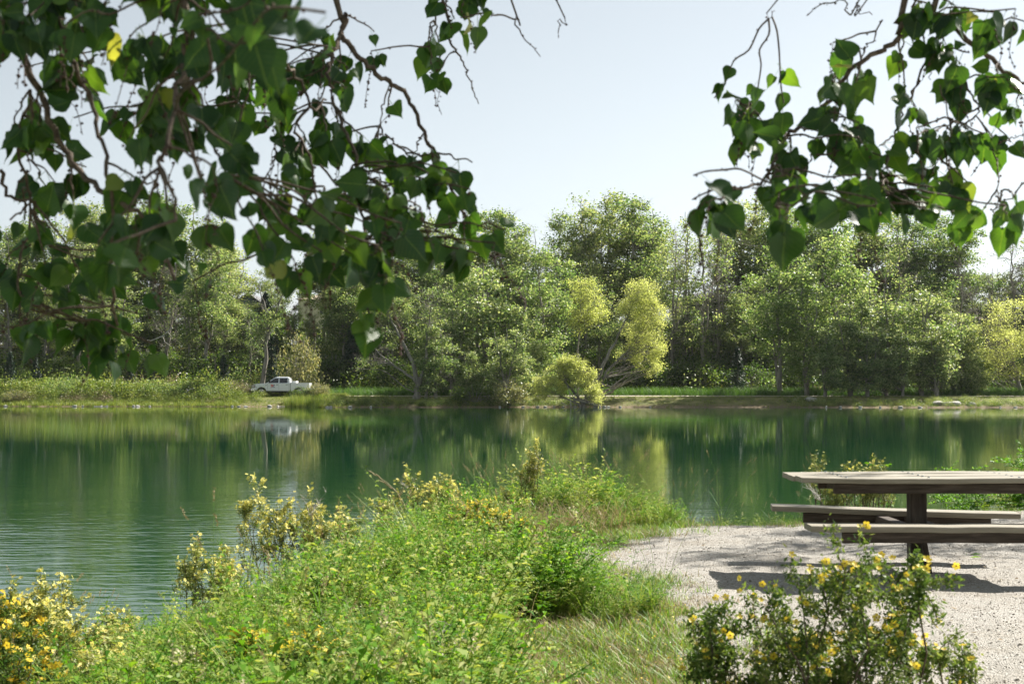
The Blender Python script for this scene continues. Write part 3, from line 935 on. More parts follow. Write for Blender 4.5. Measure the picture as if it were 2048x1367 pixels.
bank_protos = [blade_tuft(26, .38, .03, .16, M['farbankgrass'], .5) for _ in range(3)]
n = 9000
bx = rng.uniform(-66, 66, n * 2); by = far_shore(bx) + rng.uniform(.7, 9.5, n * 2)
zone = (bx < -17.8) | (rng.uniform(size=n * 2) < np.where((bx > -17.8) & (bx < -12), .8, .16))
bx, by = bx[zone], by[zone]
scatter('bank_grass', 'short yellow-green grass on the far bank', np.stack([bx, by, ground_z(bx, by) - .02], -1), rand_rot(len(bx)), rng.uniform(.5, 1.2, len(bx)) * np.where(bx < -17, 1.0, .45) * np.where((bx > -27.5) & (bx < -20) & (by < 150), .4, 1), rng.integers(0, 3, len(bx)), bank_protos)

tall_protos = [blade_tuft(30, .95, .04, .3, M['tallgrass'], .35) for _ in range(3)]
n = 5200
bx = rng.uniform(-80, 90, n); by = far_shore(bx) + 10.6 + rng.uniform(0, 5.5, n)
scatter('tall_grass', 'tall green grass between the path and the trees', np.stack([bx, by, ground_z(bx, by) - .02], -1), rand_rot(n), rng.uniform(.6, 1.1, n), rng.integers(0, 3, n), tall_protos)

# meadow of low shrubs on the bank in front of the spruces
md_protos = [leaf_bush(1.1, 120, .17, M['farbankgrass']) for _ in range(2)] + [leaf_bush(1.2, 130, .15, M['pinkish'])] + [leaf_bush(1.2, 130, .15, M['farbankgrass']), leaf_bush(1.2, 130, .15, M['cotton'])] + [leaf_bush(1.0, 110, .17, M['shrubleaf'])]
n = 1700
bx = rng.uniform(-64, -25.5, n)
by = far_shore(bx) + rng.uniform(2.2, 11, n)
prof = sm((by - far_shore(bx) - 1.5) / 5) * (1 - .75 * sm((bx + 31) / 4))
nz = hash_noise(bx, by, 3.2, 5)
pk = np.where(nz > .35, 2, np.where(nz < -.5, 4, rng.integers(0, 2, n)))
pk = np.where(rng.uniform(size=n) < .12, 5, pk); pk = np.where(rng.uniform(size=n) < .2, 3, pk)
sc = (.35 + .9 * prof) * rng.uniform(.55, 1.3, n)
scatter('meadow_growth', 'low weeds and dry shrubs covering the meadow bank by the truck', np.stack([bx, by, ground_z(bx, by) - .05], -1), rand_rot(n), sc, pk, md_protos)
# sparse weeds in the shade further along
n = 900
bx = rng.uniform(-18, 64, n); by = far_shore(bx) + rng.uniform(1.0, 3.6, n) ** 1.0
k_ = (hash_noise(bx, by, 5, 8) > -.1) & ~((bx > 8) & (bx < 24)) | (bx > 27) & (bx < 50)
bx, by = bx[k_], by[k_]
scatter('bank_weeds', 'low weeds along the waterline of the far bank', np.stack([bx, by, ground_z(bx, by) - .03], -1), rand_rot(len(bx)), rng.uniform(.25, .6, len(bx)), rng.integers(3, 6, len(bx)), md_protos)
# lit meadow slope behind, between trunks
n = 1500
bx = rng.uniform(-60, 62, n); by = rng.uniform(160, 196, n)
scatter('wood_floor', 'green undergrowth on the rise below the trees', np.stack([bx, by, ground_z(bx, by) - .05], -1), rand_rot(n), rng.uniform(.9, 2.2, n), np.where(rng.uniform(size=n) < .5, 5, rng.integers(3, 5, n)), md_protos)

# bush before the tail of the truck and others
place('shrub', 3, 636, 144.9, 762, 'round pale bush hiding the tail of the white truck', name='shrub', cat='shrub', sx=1.5)
place('shrub', 0, 596, 145.2, 782, 'low green bush under the bed of the white truck', name='shrub', cat='shrub', sx=1.3)
place('shrub', 3, 35, 147, 776, 'pale low bush on the meadow bank near the picture edge', name='shrub', cat='shrub', sx=1.6)
place('shrub', 0, 950, 140.0, 760, 'dark bush overhanging the waterline under the silver poplars', name='shrub', cat='shrub', sx=1.4)
place('shrub', 3, 1020, 139.8, 752, 'pale bush dipping to the water beside the round willow', name='shrub', cat='shrub', sx=1.2)
place('shrub', 2, 1180, 142, 790, 'green tuft of shrub at the foot of the leaning willow', name='shrub', cat='shrub', sx=1.3)
place('shrub', 2, 608, 145.3, 770, 'second bush, nearer the cab, before the bed of the white truck', name='shrub', cat='shrub', sx=1.5)
# reeds by the bush
reed = [blade_tuft(40, 1.2, .04, .4, M['farbankgrass'], .2) for _ in range(2)]
bx = rng.uniform(-22.5, -19.0, 40); by = far_shore(bx) + rng.uniform(.2, 1.6, 40)
scatter('reeds', 'upright reeds at the waterline below the truck', np.stack([bx, by, ground_z(bx, by) - .03], -1), rand_rot(40, .05), rng.uniform(.6, 1.1, 40), rng.integers(0, 2, 40), reed)


def rock_me(name, sx, sy, sz, mat, seed, sub=2, rough=.18):
    r = np.random.default_rng(seed)
    bm = bmesh.new(); bmesh.ops.create_icosphere(bm, subdivisions=sub, radius=1)
    pl = [(nrm(r.normal(size=3)), r.uniform(.55, .85)) for _ in range(7)]
    for v in bm.verts:
        p = np.array(v.co)
        for nn, dd in pl:
            e = p @ nn - dd
            if e > 0: p = p - nn * e * .85
        p = p * (1 + r.normal(0, rough * .2))
        v.co = (p[0] * sx, p[1] * sy, p[2] * sz)
    me = bpy.data.meshes.new(name); bm.to_mesh(me); bm.free(); me.materials.append(mat)
    return me


def rock(px, Y, wpx, hpx, label, seed, mat='stone', group=None, name='boulder', dz=-.1):
    x = (px - 1024) / F * Y
    s = Y / F
    me = rock_me(name, wpx * s / 2 * 1.1, wpx * s / 2 * .8, hpx * s * .75, M[mat], seed)
    o = link(name, me, None, (x, Y, max(gz(x, Y), WATER) + hpx * s * .2 + dz * s))
    o.rotation_euler = (0, 0, random.uniform(-.4, .4))
    tag(o, label, 'rock', group)


for px, w, h, lab in [(1876, 26, 10, 'grey angular boulder at the waterline, first of the close row below the path'), (1893, 22, 8, 'grey boulder in the middle of the close row at the waterline'),
                      (1908, 30, 11, 'largest slanting grey boulder of the row at the waterline'), (1942, 20, 8, 'lone rounded boulder beyond the row at the waterline'),
                      (1622, 30, 9, 'flat grey rock beside the bleached stump on the far bank')]:
    rock(px, 138.9 if px > 1700 else 141, w, h, lab, px)
GR = 'pale stones along the far waterline'
for px in [12, 150, 166, 203, 215, 268, 276, 300, 465, 478, 492, 540, 556, 655, 662, 700, 742, 1000, 1046, 1075, 1090, 1108, 1126, 1150, 1166, 1190, 1199, 1208, 1216, 1240, 1300, 1652, 1680, 1720, 1760, 1800, 1840, 2000, 2030]:
    Yf = float(far_shore((px - 1024) / F * 139)) + .35
    rock(px, Yf, rng.uniform(4, 10), rng.uniform(2, 4), 'small pale stone lying at the far waterline', px, group=GR, name='shore_stone', dz=.5)

# driftwood
def wood(name, label, paths, mat='deadwood', cat='driftwood'):
    a = Acc()
    for pts, r0, r1 in paths:
        q = np.array(pts, float)
        tube(a, q, np.linspace(r0, r1, len(q)), 6)
    o = link(name, a.mesh(name, [M[mat]], True))
    tag(o, label, cat)


def pxp(l, Y):
    return [P(a, b, Y + (c[0] if c else 0)) for a, b, *c in l]


wood('driftwood_log', 'long grey fallen limb lying over the shore under the round willow', [(pxp([(1196, 812), (1180, 806), (1160, 801), (1146, 799)], 138.3), .16, .09), (pxp([(1160, 801), (1150, 801), (1149, 809)], 138.2), .08, .06), (pxp([(1194, 811), (1170, 800), (1140, 795)], 138.8), .15, .08)], mat='bark')
wood('dead_branch', 'white dead branches standing in the water under the round willow', [(pxp([(1142, 815), (1141, 800), (1139, 784), (1135, 772)], 138.0), .06, .04), (pxp([(1148, 795), (1155, 785), (1153, 776), (1148, 768)], 138.1), .05, .03), (pxp([(1134, 811), (1122, 804)], 137.9), .06, .04), (pxp([(1139, 784), (1150, 797)], 138.0), .045, .03)])
wood('driftwood_log', 'short white log floating at the shore below the truck', [(pxp([(558, 813.0), (575, 813.2)], 142.8), .10, .09)])
wood('driftwood_log', 'pale thin pole lying along the shore below the meadow', [(pxp([(188, 812.5), (216, 812.6)], 143.0), .07, .05)])
wood('driftwood_log', 'orange-brown plank of wood along the shore below the bush', [(pxp([(582, 813), (628, 813)], 142.7), .06, .05)], mat='bark')
wood('tree_stump', 'bleached pale stump with root ends on the far bank', [(pxp([(1594, 804), (1592, 800), (1588, 797)], 141.2), .28, .14), (pxp([(1594, 804), (1582, 803), (1575, 801)], 141.2), .15, .05), (pxp([(1590, 803), (1596, 796), (1597, 793)], 141.2), .12, .05), (pxp([(1586, 804), (1578, 806)], 141.0), .1, .05)], cat='stump')
wood('dead_branch', 'bleached bare branch sticking out over the meadow shrubs', [(pxp([(345, 655), (325, 672), (302, 681), (294, 680)], 151), .09, .04), (pxp([(325, 672), (330, 684), (342, 692)], 151), .05, .02), (pxp([(335, 663), (345, 676)], 151), .05, .02)])
wood('dead_branch', 'small white dead branch among the meadow weeds', [(pxp([(372, 784), (380, 778), (388, 776)], 144.6), .05, .03), (pxp([(376, 781), (373, 777)], 144.6), .04, .02)])


# ------------------------------------------------------------------ houses on the rise
M['cream'] = noisemat('cream_stucco', [(.70, .66, .60), (.78, .74, .68)], 3, .9, .2, 30)
M['white_trim'] = noisemat('white_trim', [(.72, .72, .70), (.80, .80, .78)], 3, .6)
M['blue_siding'] = noisemat('blue_grey_siding', [(.09, .12, .17), (.12, .155, .21)], 2, .7)
M['roof_tan'] = noisemat('tan_shingles', [(.30, .24, .18), (.42, .35, .27)], 6, .9)
M['roof_grey'] = noisemat('grey_shingles', [(.10, .10, .11), (.17, .17, .18)], 6, .9)
M['dark_glass'] = noisemat('window_glass', [(.02, .03, .04), (.04, .05, .06)], 1, .08, spec=.8)
M['pink_stucco'] = noisemat('pink_stucco', [(.5, .36, .3), (.58, .43, .36)], 3, .9)


def house(label, px, Y, wpx, eave_py, base_py, wallm, roofm, roof='hip', depth=9, ridge=1.8, windows=(), chimney=None, siding=False):
    s = Y / F
    x0 = (px - 1024) * s; w = wpx * s
    zb = P(px, base_py, Y)[2]; ze = P(px, eave_py, Y)[2]
    zg = gz(x0 + w / 2, Y) - 1.5
    o = thing('house', label, 'house', (x0, Y, zg))
    zb -= zg; ze -= zg
    bm_obj('wall', box_bm(0, w, 0, depth, 0, ze), M[wallm], o)
    if siding:
        a = Acc()
        k = 0
        z = .3
        bm = bmesh.new()
        while z < ze - .2:
            box_bm(-.02, w + .02, -.02, .0, z, z + .02, bm=bm); z += .25
        sd = bm_obj('siding', bm, M[wallm], o); sd['kind'] = 'stuff'
    bm = bmesh.new()
    ov = .4
    if roof == 'hip':
        ins = min(w, depth) / 2
        b = [bm.verts.new(p) for p in [(-ov, -ov, ze), (w + ov, -ov, ze), (w + ov, depth + ov, ze), (-ov, depth + ov, ze)]]
        r0 = bm.verts.new((ins, depth / 2, ze + ridge)); r1 = bm.verts.new((max(w - ins, ins + .3), depth / 2, ze + ridge))
        for q in [(b[0], b[1], r1, r0), (b[1], b[2], r1), (b[2], b[3], r0, r1), (b[3], b[0], r0), (b[3], b[2], b[1], b[0])]:
            bm.faces.new(q)
    else:
        pr = [(-ov, ze - .15), (w / 2, ze + ridge), (w + ov, ze - .15), (w + ov, ze + .1), (w / 2, ze + ridge + .25), (-ov, ze + .1)]
        f = [bm.verts.new((p[0], -ov, p[1])) for p in pr]; g = [bm.verts.new((p[0], depth + ov, p[1])) for p in pr]
        bm.faces.new(f); bm.faces.new(g[::-1])
        for i in range(6): bm.faces.new([f[i], f[(i + 1) % 6], g[(i + 1) % 6], g[i]][::-1])
    rf = bm_obj('roof', bm, M[roofm], o)
    if roof == 'gable':
        bm = bmesh.new()
        a_ = [bm.verts.new(p) for p in [(0, .02, ze - .1), (w, .02, ze - .1), (w / 2, .02, ze + ridge - .1)]]
        b_ = [bm.verts.new(p) for p in [(0, depth - .02, ze - .1), (w, depth - .02, ze - .1), (w / 2, depth - .02, ze + ridge - .1)]]
        bm.faces.new(a_); bm.faces.new(b_[::-1])
        bm_obj('gable', bm, M[wallm], o)
    if chimney:
        cx, ctop, cw = chimney
        cx = (cx - 1024) * s - x0; ct = P(0, ctop, Y)[2] - zg
        ch = bm_obj('chimney', box_bm(cx, cx + cw, .3, .3 + cw, ze - 1.5, ct, .02), M[wallm], rf)
        bm = box_bm(cx - .1, cx + cw + .1, .2, .4 + cw, ct, ct + .12)
        box_bm(cx + cw * .3, cx + cw * .7, .3 + cw * .3, .3 + cw * .7, ct + .12, ct + .5, bm=bm)
        bm_obj('chimney_cap', bm, M['roof_grey'], rf)
    for (wx0, wy0, ww, wh) in windows:
        X0 = (wx0 - 1024) * s - x0; X1 = X0 + ww * s; Z1 = P(0, wy0, Y)[2] - zg; Z0 = Z1 - wh * s
        bm = bmesh.new(); t = .09
        for q in [(X0 - t, X1 + t, Z1, Z1 + t), (X0 - t, X1 + t, Z0 - t, Z0), (X0 - t, X0, Z0, Z1), (X1, X1 + t, Z0, Z1), ((X0 + X1) / 2 - .03, (X0 + X1) / 2 + .03, Z0, Z1)]:
            box_bm(q[0], q[1], -.07, .0, q[2], q[3], bm=bm)
        wf = bm_obj('window', bm, M['white_trim'], o)
        bm_obj('pane', box_bm(X0, X1, -.03, .0, Z0, Z1), M['dark_glass'], wf)
    return o


house('cream stucco house with tan hip roof and tall chimney above the truck', 596, 203, 130, 598, 700, 'cream', 'roof_tan', 'hip', 9, 1.4, [(640, 612, 14, 16), (600, 672, 14, 14), (680, 610, 22, 18), (680, 650, 22, 20)], chimney=(596, 570, .9))
house('blue-grey house with gable peeking over the trees beside the forked tree', 464, 206, 62, 612, 700, 'blue_siding', 'roof_grey', 'gable', 9, 1.7, [(488, 610, 12, 14)], siding=True)
house('dark blue house with white window behind the spruces of the meadow', 22, 205, 96, 566, 700, 'blue_siding', 'roof_grey', 'gable', 9, 2.2, [(64, 581, 22, 17), (30, 585, 14, 14), (64, 640, 20, 24)], siding=True)
house('pale house glimpsed between the straight trunks of the sky gap', 1352, 206, 100, 598, 690, 'cream', 'roof_grey', 'hip', 9, 1.2, [(1370, 612, 14, 20), (1412, 612, 16, 14), (1412, 650, 18, 18)])
house('pink-walled house behind the bare trees next to the yellow willow', 1940, 206, 90, 640, 720, 'pink_stucco', 'roof_tan', 'hip', 9, 1.5, [(1955, 652, 14, 16), (1990, 652, 14, 16)])


# ------------------------------------------------------------------ pickup truck
M['truck_white'] = noisemat('white_car_paint', [(.70, .72, .74), (.74, .76, .78)], 2, .28, coat=.6, spec=.5)
M['tyre'] = noisemat('tyre_rubber', [(.015, .015, .016), (.03, .03, .03)], 10, .85)
M['alloy'] = noisemat('wheel_alloy', [(.55, .55, .56), (.65, .65, .66)], 3, .35, metallic=.6)
M['black_plastic'] = noisemat('black_plastic', [(.012, .012, .014), (.03, .03, .03)], 8, .5)
M['car_glass'] = noisemat('tinted_car_glass', [(.012, .018, .02), (.03, .035, .035)], 2, .05, spec=.9)
M['lamp'] = noisemat('headlamp_lens', [(.5, .42, .36), (.75, .7, .66)], 4, .15)
M['decal_red'] = noisemat('red_door_print', [(.5, .03, .02), (.6, .06, .03)], 4, .5)
M['decal_blue'] = noisemat('dark_door_print', [(.02, .03, .10), (.04, .05, .14)], 4, .5)
M['chrome'] = noisemat('chrome', [(.6, .6, .6), (.7, .7, .7)], 2, .15, metallic=1)
TY = 148.6
tz = gz((507 - 1024) / F * TY + 2, TY + 1)
TX = (503 - 1024) / F * TY
truck = thing('pickup_truck', 'white crew cab pickup truck parked on the grass under the trees', 'truck', (TX, TY, tz))
truck.scale = (1.03, 1.03, 1.03)


def arch(cx, r, z0, n=9):
    a0 = math.asin(min(1, (z0 - .42) / r)) if z0 > .42 else 0
    return [(cx - r * math.cos(a0 + (math.pi - 2 * a0) * i / (n - 1)), .42 + r * math.sin(a0 + (math.pi - 2 * a0) * i / (n - 1))) for i in range(n)]


def extr(name, prof, y0, y1, mat, parent, bev=0):
    bm = bmesh.new()
    a = [bm.verts.new((x, y0, z)) for x, z in prof]; b = [bm.verts.new((x, y1, z)) for x, z in prof]
    bm.faces.new(a); bm.faces.new(b[::-1])
    n = len(prof)
    for i in range(n): bm.faces.new([a[(i + 1) % n], a[i], b[i], b[(i + 1) % n]])
    bmesh.ops.recalc_face_normals(bm, faces=bm.faces)
    if bev:
        es = [e for e in bm.edges if (e.verts[0].co.y == e.verts[1].co.y)]
        bmesh.ops.bevel(bm, geom=es, offset=bev, segments=2, affect='EDGES')
    return bm_obj(name, bm, mat, parent)


front = [(.10, .62), (.03, .80), (.06, 1.08), (.16, 1.17), (.55, 1.235), (1.1, 1.28), (1.48, 1.30), (3.93, 1.32)]
prof = front + [(3.93, .52), (1.52, .52)] + arch(1.02, .50, .52)[::-1] + [(.42, .55)]
body = extr('body', prof, 0, 2.0, M['truck_white'], truck, .03)
bed_prof = [(3.96, 1.34), (5.86, 1.34), (5.88, .66), (5.75, .58), (5.3, .52)] + arch(4.78, .50, .52)[::-1] + [(3.96, .52)]
bm_ = extr('bed_side', bed_prof, 0, .12, M['truck_white'], truck, .02)
extr('bed_side', bed_prof, 1.88, 2.0, M['truck_white'], truck, .02)
bm_obj('bed_floor', box_bm(3.98, 5.8, .12, 1.88, .62, .72), M['black_plastic'], truck)
bm_obj('tailgate', box_bm(5.80, 5.88, .12, 1.88, .62, 1.32, .02), M['truck_white'], truck)
# cab greenhouse
bm = bmesh.new()
lo = [(1.50, .06, 1.30), (3.93, .06, 1.30), (3.93, 1.94, 1.30), (1.50, 1.94, 1.30)]
mid = [(2.32, .24, 1.86), (3.80, .24, 1.86), (3.80, 1.76, 1.86), (2.32, 1.76, 1.86)]
hi = [(2.55, .36, 1.955), (3.62, .36, 1.955), (3.62, 1.64, 1.955), (2.55, 1.64, 1.955)]
rg = [[bm.verts.new(p) for p in r_] for r_ in (lo, mid, hi)]
for a_, b_ in ((0, 1), (1, 2)):
    for i in range(4):
        bm.faces.new([rg[a_][i], rg[a_][(i + 1) % 4], rg[b_][(i + 1) % 4], rg[b_][i]])
bm.faces.new(rg[2]); bm.faces.new(rg[0][::-1])
bmesh.ops.bevel(bm, geom=[e for e in bm.edges if e.verts[0].co.z > 1.4 or e.verts[1].co.z > 1.4], offset=.04, segments=2, affect='EDGES')
bm_obj('cab', bm, M['truck_white'], truck)


def side_pane(name, pts, near=True):
    """pane lying 6 mm proud of the slanting cab side"""
    bm = bmesh.new()
    V = []
    for x, z in pts:
        y = .06 + (.24 - .06) * (z - 1.30) / .56
        V.append((x, (y - .012) if near else (2 - y + .012), z))
    a = [bm.verts.new(v) for v in V]
    b = [bm.verts.new((v[0], v[1] + (.01 if near else -.01), v[2])) for v in V]
    bm.faces.new(a); bm.faces.new(b[::-1])
    for i in range(len(a)): bm.faces.new([a[i], a[(i + 1) % len(a)], b[(i + 1) % len(a)], b[i]])
    bmesh.ops.recalc_face_normals(bm, faces=bm.faces)
    return bm_obj(name, bm, M['car_glass'], truck)


for nr in (True, False):
    side_pane('window', [(1.68, 1.33), (2.72, 1.33), (2.72, 1.80), (2.36, 1.80)], nr)
    side_pane('window', [(2.84, 1.33), (3.60, 1.33), (3.66, 1.42), (3.62, 1.80), (2.84, 1.80)], nr)
bm = bmesh.new()
V = [(1.60, .2, 1.352), (1.60, 1.8, 1.352), (2.28, 1.68, 1.84), (2.28, .32, 1.84)]
a_ = [bm.verts.new((v[0] - .02, v[1], v[2] + .02)) for v in V]; bm.faces.new(a_)
bm_obj('windscreen', bm, M['car_glass'], truck)


def cyl(name, cx, cz, r, y0, y1, mat, parent, n=28, r2=None):
    a = Acc()
    th = np.arange(n) / n * 2 * math.pi
    prof_ = [(r * .9, y0), (r, y0 + .03), (r, y1 - .03), (r * .9, y1)]
    rings = np.concatenate([np.stack([cx + rr * np.cos(th), np.full(n, yy), cz + rr * np.sin(th)], -1) for rr, yy in prof_])
    i = np.arange(3)[:, None] * n; j = np.arange(n)[None]; j2 = (j + 1) % n
    a.add(rings, np.stack([i + j, i + j2, i + n + j2, i + n + j], -1).reshape(-1, 4))
    a.add(rings[:n], [list(range(n))]); a.add(rings[-n:], [list(range(n))[::-1]])
    return link(name, a.mesh(name, [mat], False), parent)


for cx in (1.02, 4.78):
    for y0 in (.02, 1.70):
        w = cyl('wheel', cx, .42, .42, y0, y0 + .28, M['tyre'], truck)
        ys_ = y0 - .004 if y0 < 1 else y0 + .274
        cyl('rim', cx, .42, .275, ys_, ys_ + .012 + .02, M['black_plastic'], w)
        bm = bmesh.new()
        for k in range(6):
            ang = k * math.pi / 3
            d = (math.cos(ang), math.sin(ang)); e = (-d[1], d[0])
            pts_ = [(.02, -.035), (.25, -.055), (.25, .055), (.02, .035)]
            q = [bm.verts.new((cx + d[0] * u + e[0] * v, ys_ - .008, .42 + d[1] * u + e[1] * v)) for u, v in pts_]
            q2 = [bm.verts.new((v.co.x, v.co.y + .03, v.co.z)) for v in q]
            bm.faces.new(q)
            for i in range(4): bm.faces.new([q[i], q2[i], q2[(i + 1) % 4], q[(i + 1) % 4]])
        for k in range(24):
            a0 = k * math.pi / 12; a1 = a0 + math.pi / 12
            bm.faces.new([bm.verts.new((cx + math.cos(t) * rr, ys_ - .009, .42 + math.sin(t) * rr)) for t, rr in ((a0, .24), (a1, .24), (a1, .28), (a0, .28))])
        bm_obj('spokes', bm, M['alloy'], w)
        cyl('hub_cap', cx, .42, .06, ys_ - .014, ys_ + .05, M['alloy'], w, 12)
bm_obj('headlight', box_bm(.02, .34, -.012, .12, .92, 1.10, .02), M['lamp'], truck)
bm_obj('headlight', box_bm(.02, .34, 1.88, 2.012, .92, 1.10, .02), M['lamp'], truck)
bm_obj('headlight_bezel', box_bm(.015, .40, -.008, .1, .86, 1.14, .01), M['black_plastic'], truck)
bm_obj('grille', box_bm(-.01, .1, .3, 1.7, .78, 1.12, .02), M['black_plastic'], truck)
bm_obj('bumper', box_bm(-.08, .42, -.02, 2.02, .52, .74, .04), M['chrome'], truck)
bm_obj('air_dam', box_bm(0, .5, .05, 1.95, .34, .52, .03), M['black_plastic'], truck)
bm_obj('running_board', box_bm(1.6, 3.95, -.03, .3, .38, .50, .02), M['black_plastic'], truck)
bm_obj('chassis', box_bm(1.5, 5.6, .3, 1.7, .36, .6), M['black_plastic'], truck)
bm = box_bm(1.78, 1.98, -.20, -.03, 1.34, 1.54, .02); box_bm(1.84, 1.9, -.06, .1, 1.34, 1.38, bm=bm)
bm_obj('mirror', bm, M['black_plastic'], truck)
bm_obj('mirror', box_bm(1.78, 1.98, 2.03, 2.20, 1.34, 1.54, .02), M['black_plastic'], truck)
for x in (2.52, 3.48):
    bm_obj('door_handle', box_bm(x, x + .2, -.025, .0, 1.13, 1.17, .005), M['black_plastic'], truck)
for x in (1.62, 2.78, 3.80):
    bm_obj('door_seam', box_bm(x, x + .012, -.002, .01, .6, 1.29), M['black_plastic'], truck)
bm = box_bm(3.93, 3.965, .01, 1.9, .55, 1.32); bm_obj('bed_gap', bm, M['black_plastic'], truck)
bm_obj('fender_badge', box_bm(1.42, 1.54, -.006, .0, 1.08, 1.12), M['black_plastic'], truck)
bm = box_bm(1.96, 2.20, -.006, .0, 1.08, 1.17); box_bm(2.0, 2.26, -.006, .0, .97, 1.05, bm=bm); box_bm(1.96, 2.06, -.006, .0, .86, .93, bm=bm)
bm_obj('door_sign', bm, M['decal_red'], truck)
bm = box_bm(2.22, 2.38, -.006, .0, 1.06, 1.15); box_bm(2.10, 2.40, -.006, .0, .88, .93, bm=bm)
bm_obj('door_sign', bm, M['decal_blue'], truck)
bm_obj('tool_box', box_bm(4.02, 4.5, .2, 1.8, 1.2, 1.52, .02), M['white_trim'], truck)
cyl('fuel_cap', 4.3, 1.1, .07, -.004, .02, M['truck_white'], truck, 16)


# ------------------------------------------------------------------ picnic table
M['plank'] = noisemat('beige_painted_plank', [(.16, .14, .10), (.225, .20, .15), (.285, .26, .205)], 5, .7, .35, 30, stretch=(.4, 4, 4), spec=.45, bdist=.004)
M['beam'] = noisemat('dark_brown_timber', [(.028, .021, .016), (.06, .046, .035), (.11, .088, .068)], 9, .8, .5, 60, stretch=(.4, 4, 4), spec=.3, bdist=.005)
M['post'] = noisemat('dark_brown_post', [(.028, .021, .016), (.06, .046, .035), (.11, .088, .068)], 9, .8, .5, 60, stretch=(4, 4, .4), spec=.3, bdist=.005)
tzg = float(pad_z(np.array([3.22]), np.array([11.35]))[0])
table = thing('picnic_table', 'beige plank picnic table on a single dark brown post, standing on gravel', 'picnic table', (0, 0, 0))


def plank(name, x0, x1, y0, y1, z0, z1, mat, seed=0, roll=0, yaw=0, bow=.004, chip=False, parent=table, seg=12, loc=None):
    r = np.random.default_rng(seed)
    bm = bmesh.new()
    cx, cy = (x0 + x1) / 2, (y0 + y1) / 2
    rings = []
    for k in range(seg + 1):
        t = k / seg
        x = x0 + (x1 - x0) * t
        dz = bow * math.sin(t * math.pi * 1.3 + seed) + r.normal(0, .0012)
        dy = r.normal(0, .0012)
        ya, yb = y0 + dy, y1 + dy * .5
        if chip and k == 0: ya += .012
        b = .005
        ring = [(ya + b, z0), (yb - b, z0), (yb, z0 + b), (yb, z1 - b), (yb - b, z1), (ya + b, z1), (ya, z1 - b), (ya, z0 + b)]
        rings.append([bm.verts.new((x - cx, p[0] - cy, p[1] + dz)) for p in ring])
    for a, b_ in zip(rings[:-1], rings[1:]):
        for i in range(8): bm.faces.new([a[i], b_[i], b_[(i + 1) % 8], a[(i + 1) % 8]])
    bm.faces.new(rings[0]); bm.faces.new(rings[-1][::-1])
    bmesh.ops.recalc_face_normals(bm, faces=bm.faces)
    o = bm_obj(name, bm, mat, parent)
    o.location = (cx, cy, 0)
    o.rotation_euler = (0, roll, yaw)
    return o


TT = .782
yy = [10.98, 11.262, 11.544]
for i, y in enumerate(yy):
    plank('tabletop_plank', 2.235 + [.0, -.01, .005][i], 4.30, y, y + .27, TT - .04, TT, M['plank'], 3 + i, bow=.005, chip=(i == 0), yaw=R(-.35))
for y in (11.06, 11.62):
    plank('tabletop_beam', 2.50, 4.02, y, y + .05, TT - .125, TT - .046, M['beam'], 9, bow=0)
for x in (2.56, 3.20, 3.9):
    bm_obj('cross_beam', box_bm(x, x + .05, 11.112, 11.618, TT - .115, TT - .046, .004), M['beam'], table)
bm_obj('post', box_bm(3.155, 3.283, 11.285, 11.413, tzg - .3, TT - .047, .006), M['post'], table)
bm_obj('seat_arm', box_bm(3.055, 3.147, 10.66, 12.1, .335, .402, .005), M['beam'], table)
bm_obj('seat_arm', box_bm(3.293, 3.36, 10.66, 12.1, .335, .402, .005), M['beam'], table)
bm_obj('brace', box_bm(-.02, .02, -.05, .05, 0, .34, .004), M['post'], table).matrix_world = Matrix.Translation((3.275, 11.24, 0.02)) @ Matrix.Rotation(R(-9), 4, 'Y')
plank('seat_plank', 2.22, 4.30, 10.56, 10.84, .452 - .045, .452, M['plank'], 21, yaw=R(-.6), bow=.004)
plank('seat_beam', 2.46, 4.06, 10.60, 10.65, .325, .404, M['beam'], 22, bow=0)
plank('seat_beam', 2.52, 4.02, 10.74, 10.79, .325, .404, M['beam'], 22, bow=0)
sl = plank('seat_plank', 2.20, 4.23, 11.94, 12.2, .452 - .045, .452, M['plank'], 27, yaw=R(-7), roll=R(1.1), bow=.004)
s2 = plank('seat_beam', 2.46, 4.0, 12.0, 12.05, .322, .402, M['beam'], 28, yaw=R(-7), roll=R(1.0), bow=0)
s3 = plank('seat_beam', 2.50, 3.9, 12.10, 12.15, .322, .402, M['beam'], 28, yaw=R(-7), roll=R(1.0), bow=0)


for bx_ in (2.585, 3.225, 3.925):
    for by_ in (11.03, 11.2, 11.32, 11.48, 11.6, 11.76):
        cyl_bm = bmesh.new(); bmesh.ops.create_cone(cyl_bm, cap_ends=True, segments=10, radius1=.011, radius2=.009, depth=.006)
        bo = bm_obj('bolt', cyl_bm, M['chrome'], table); bo.location = (bx_, by_, TT + .004)

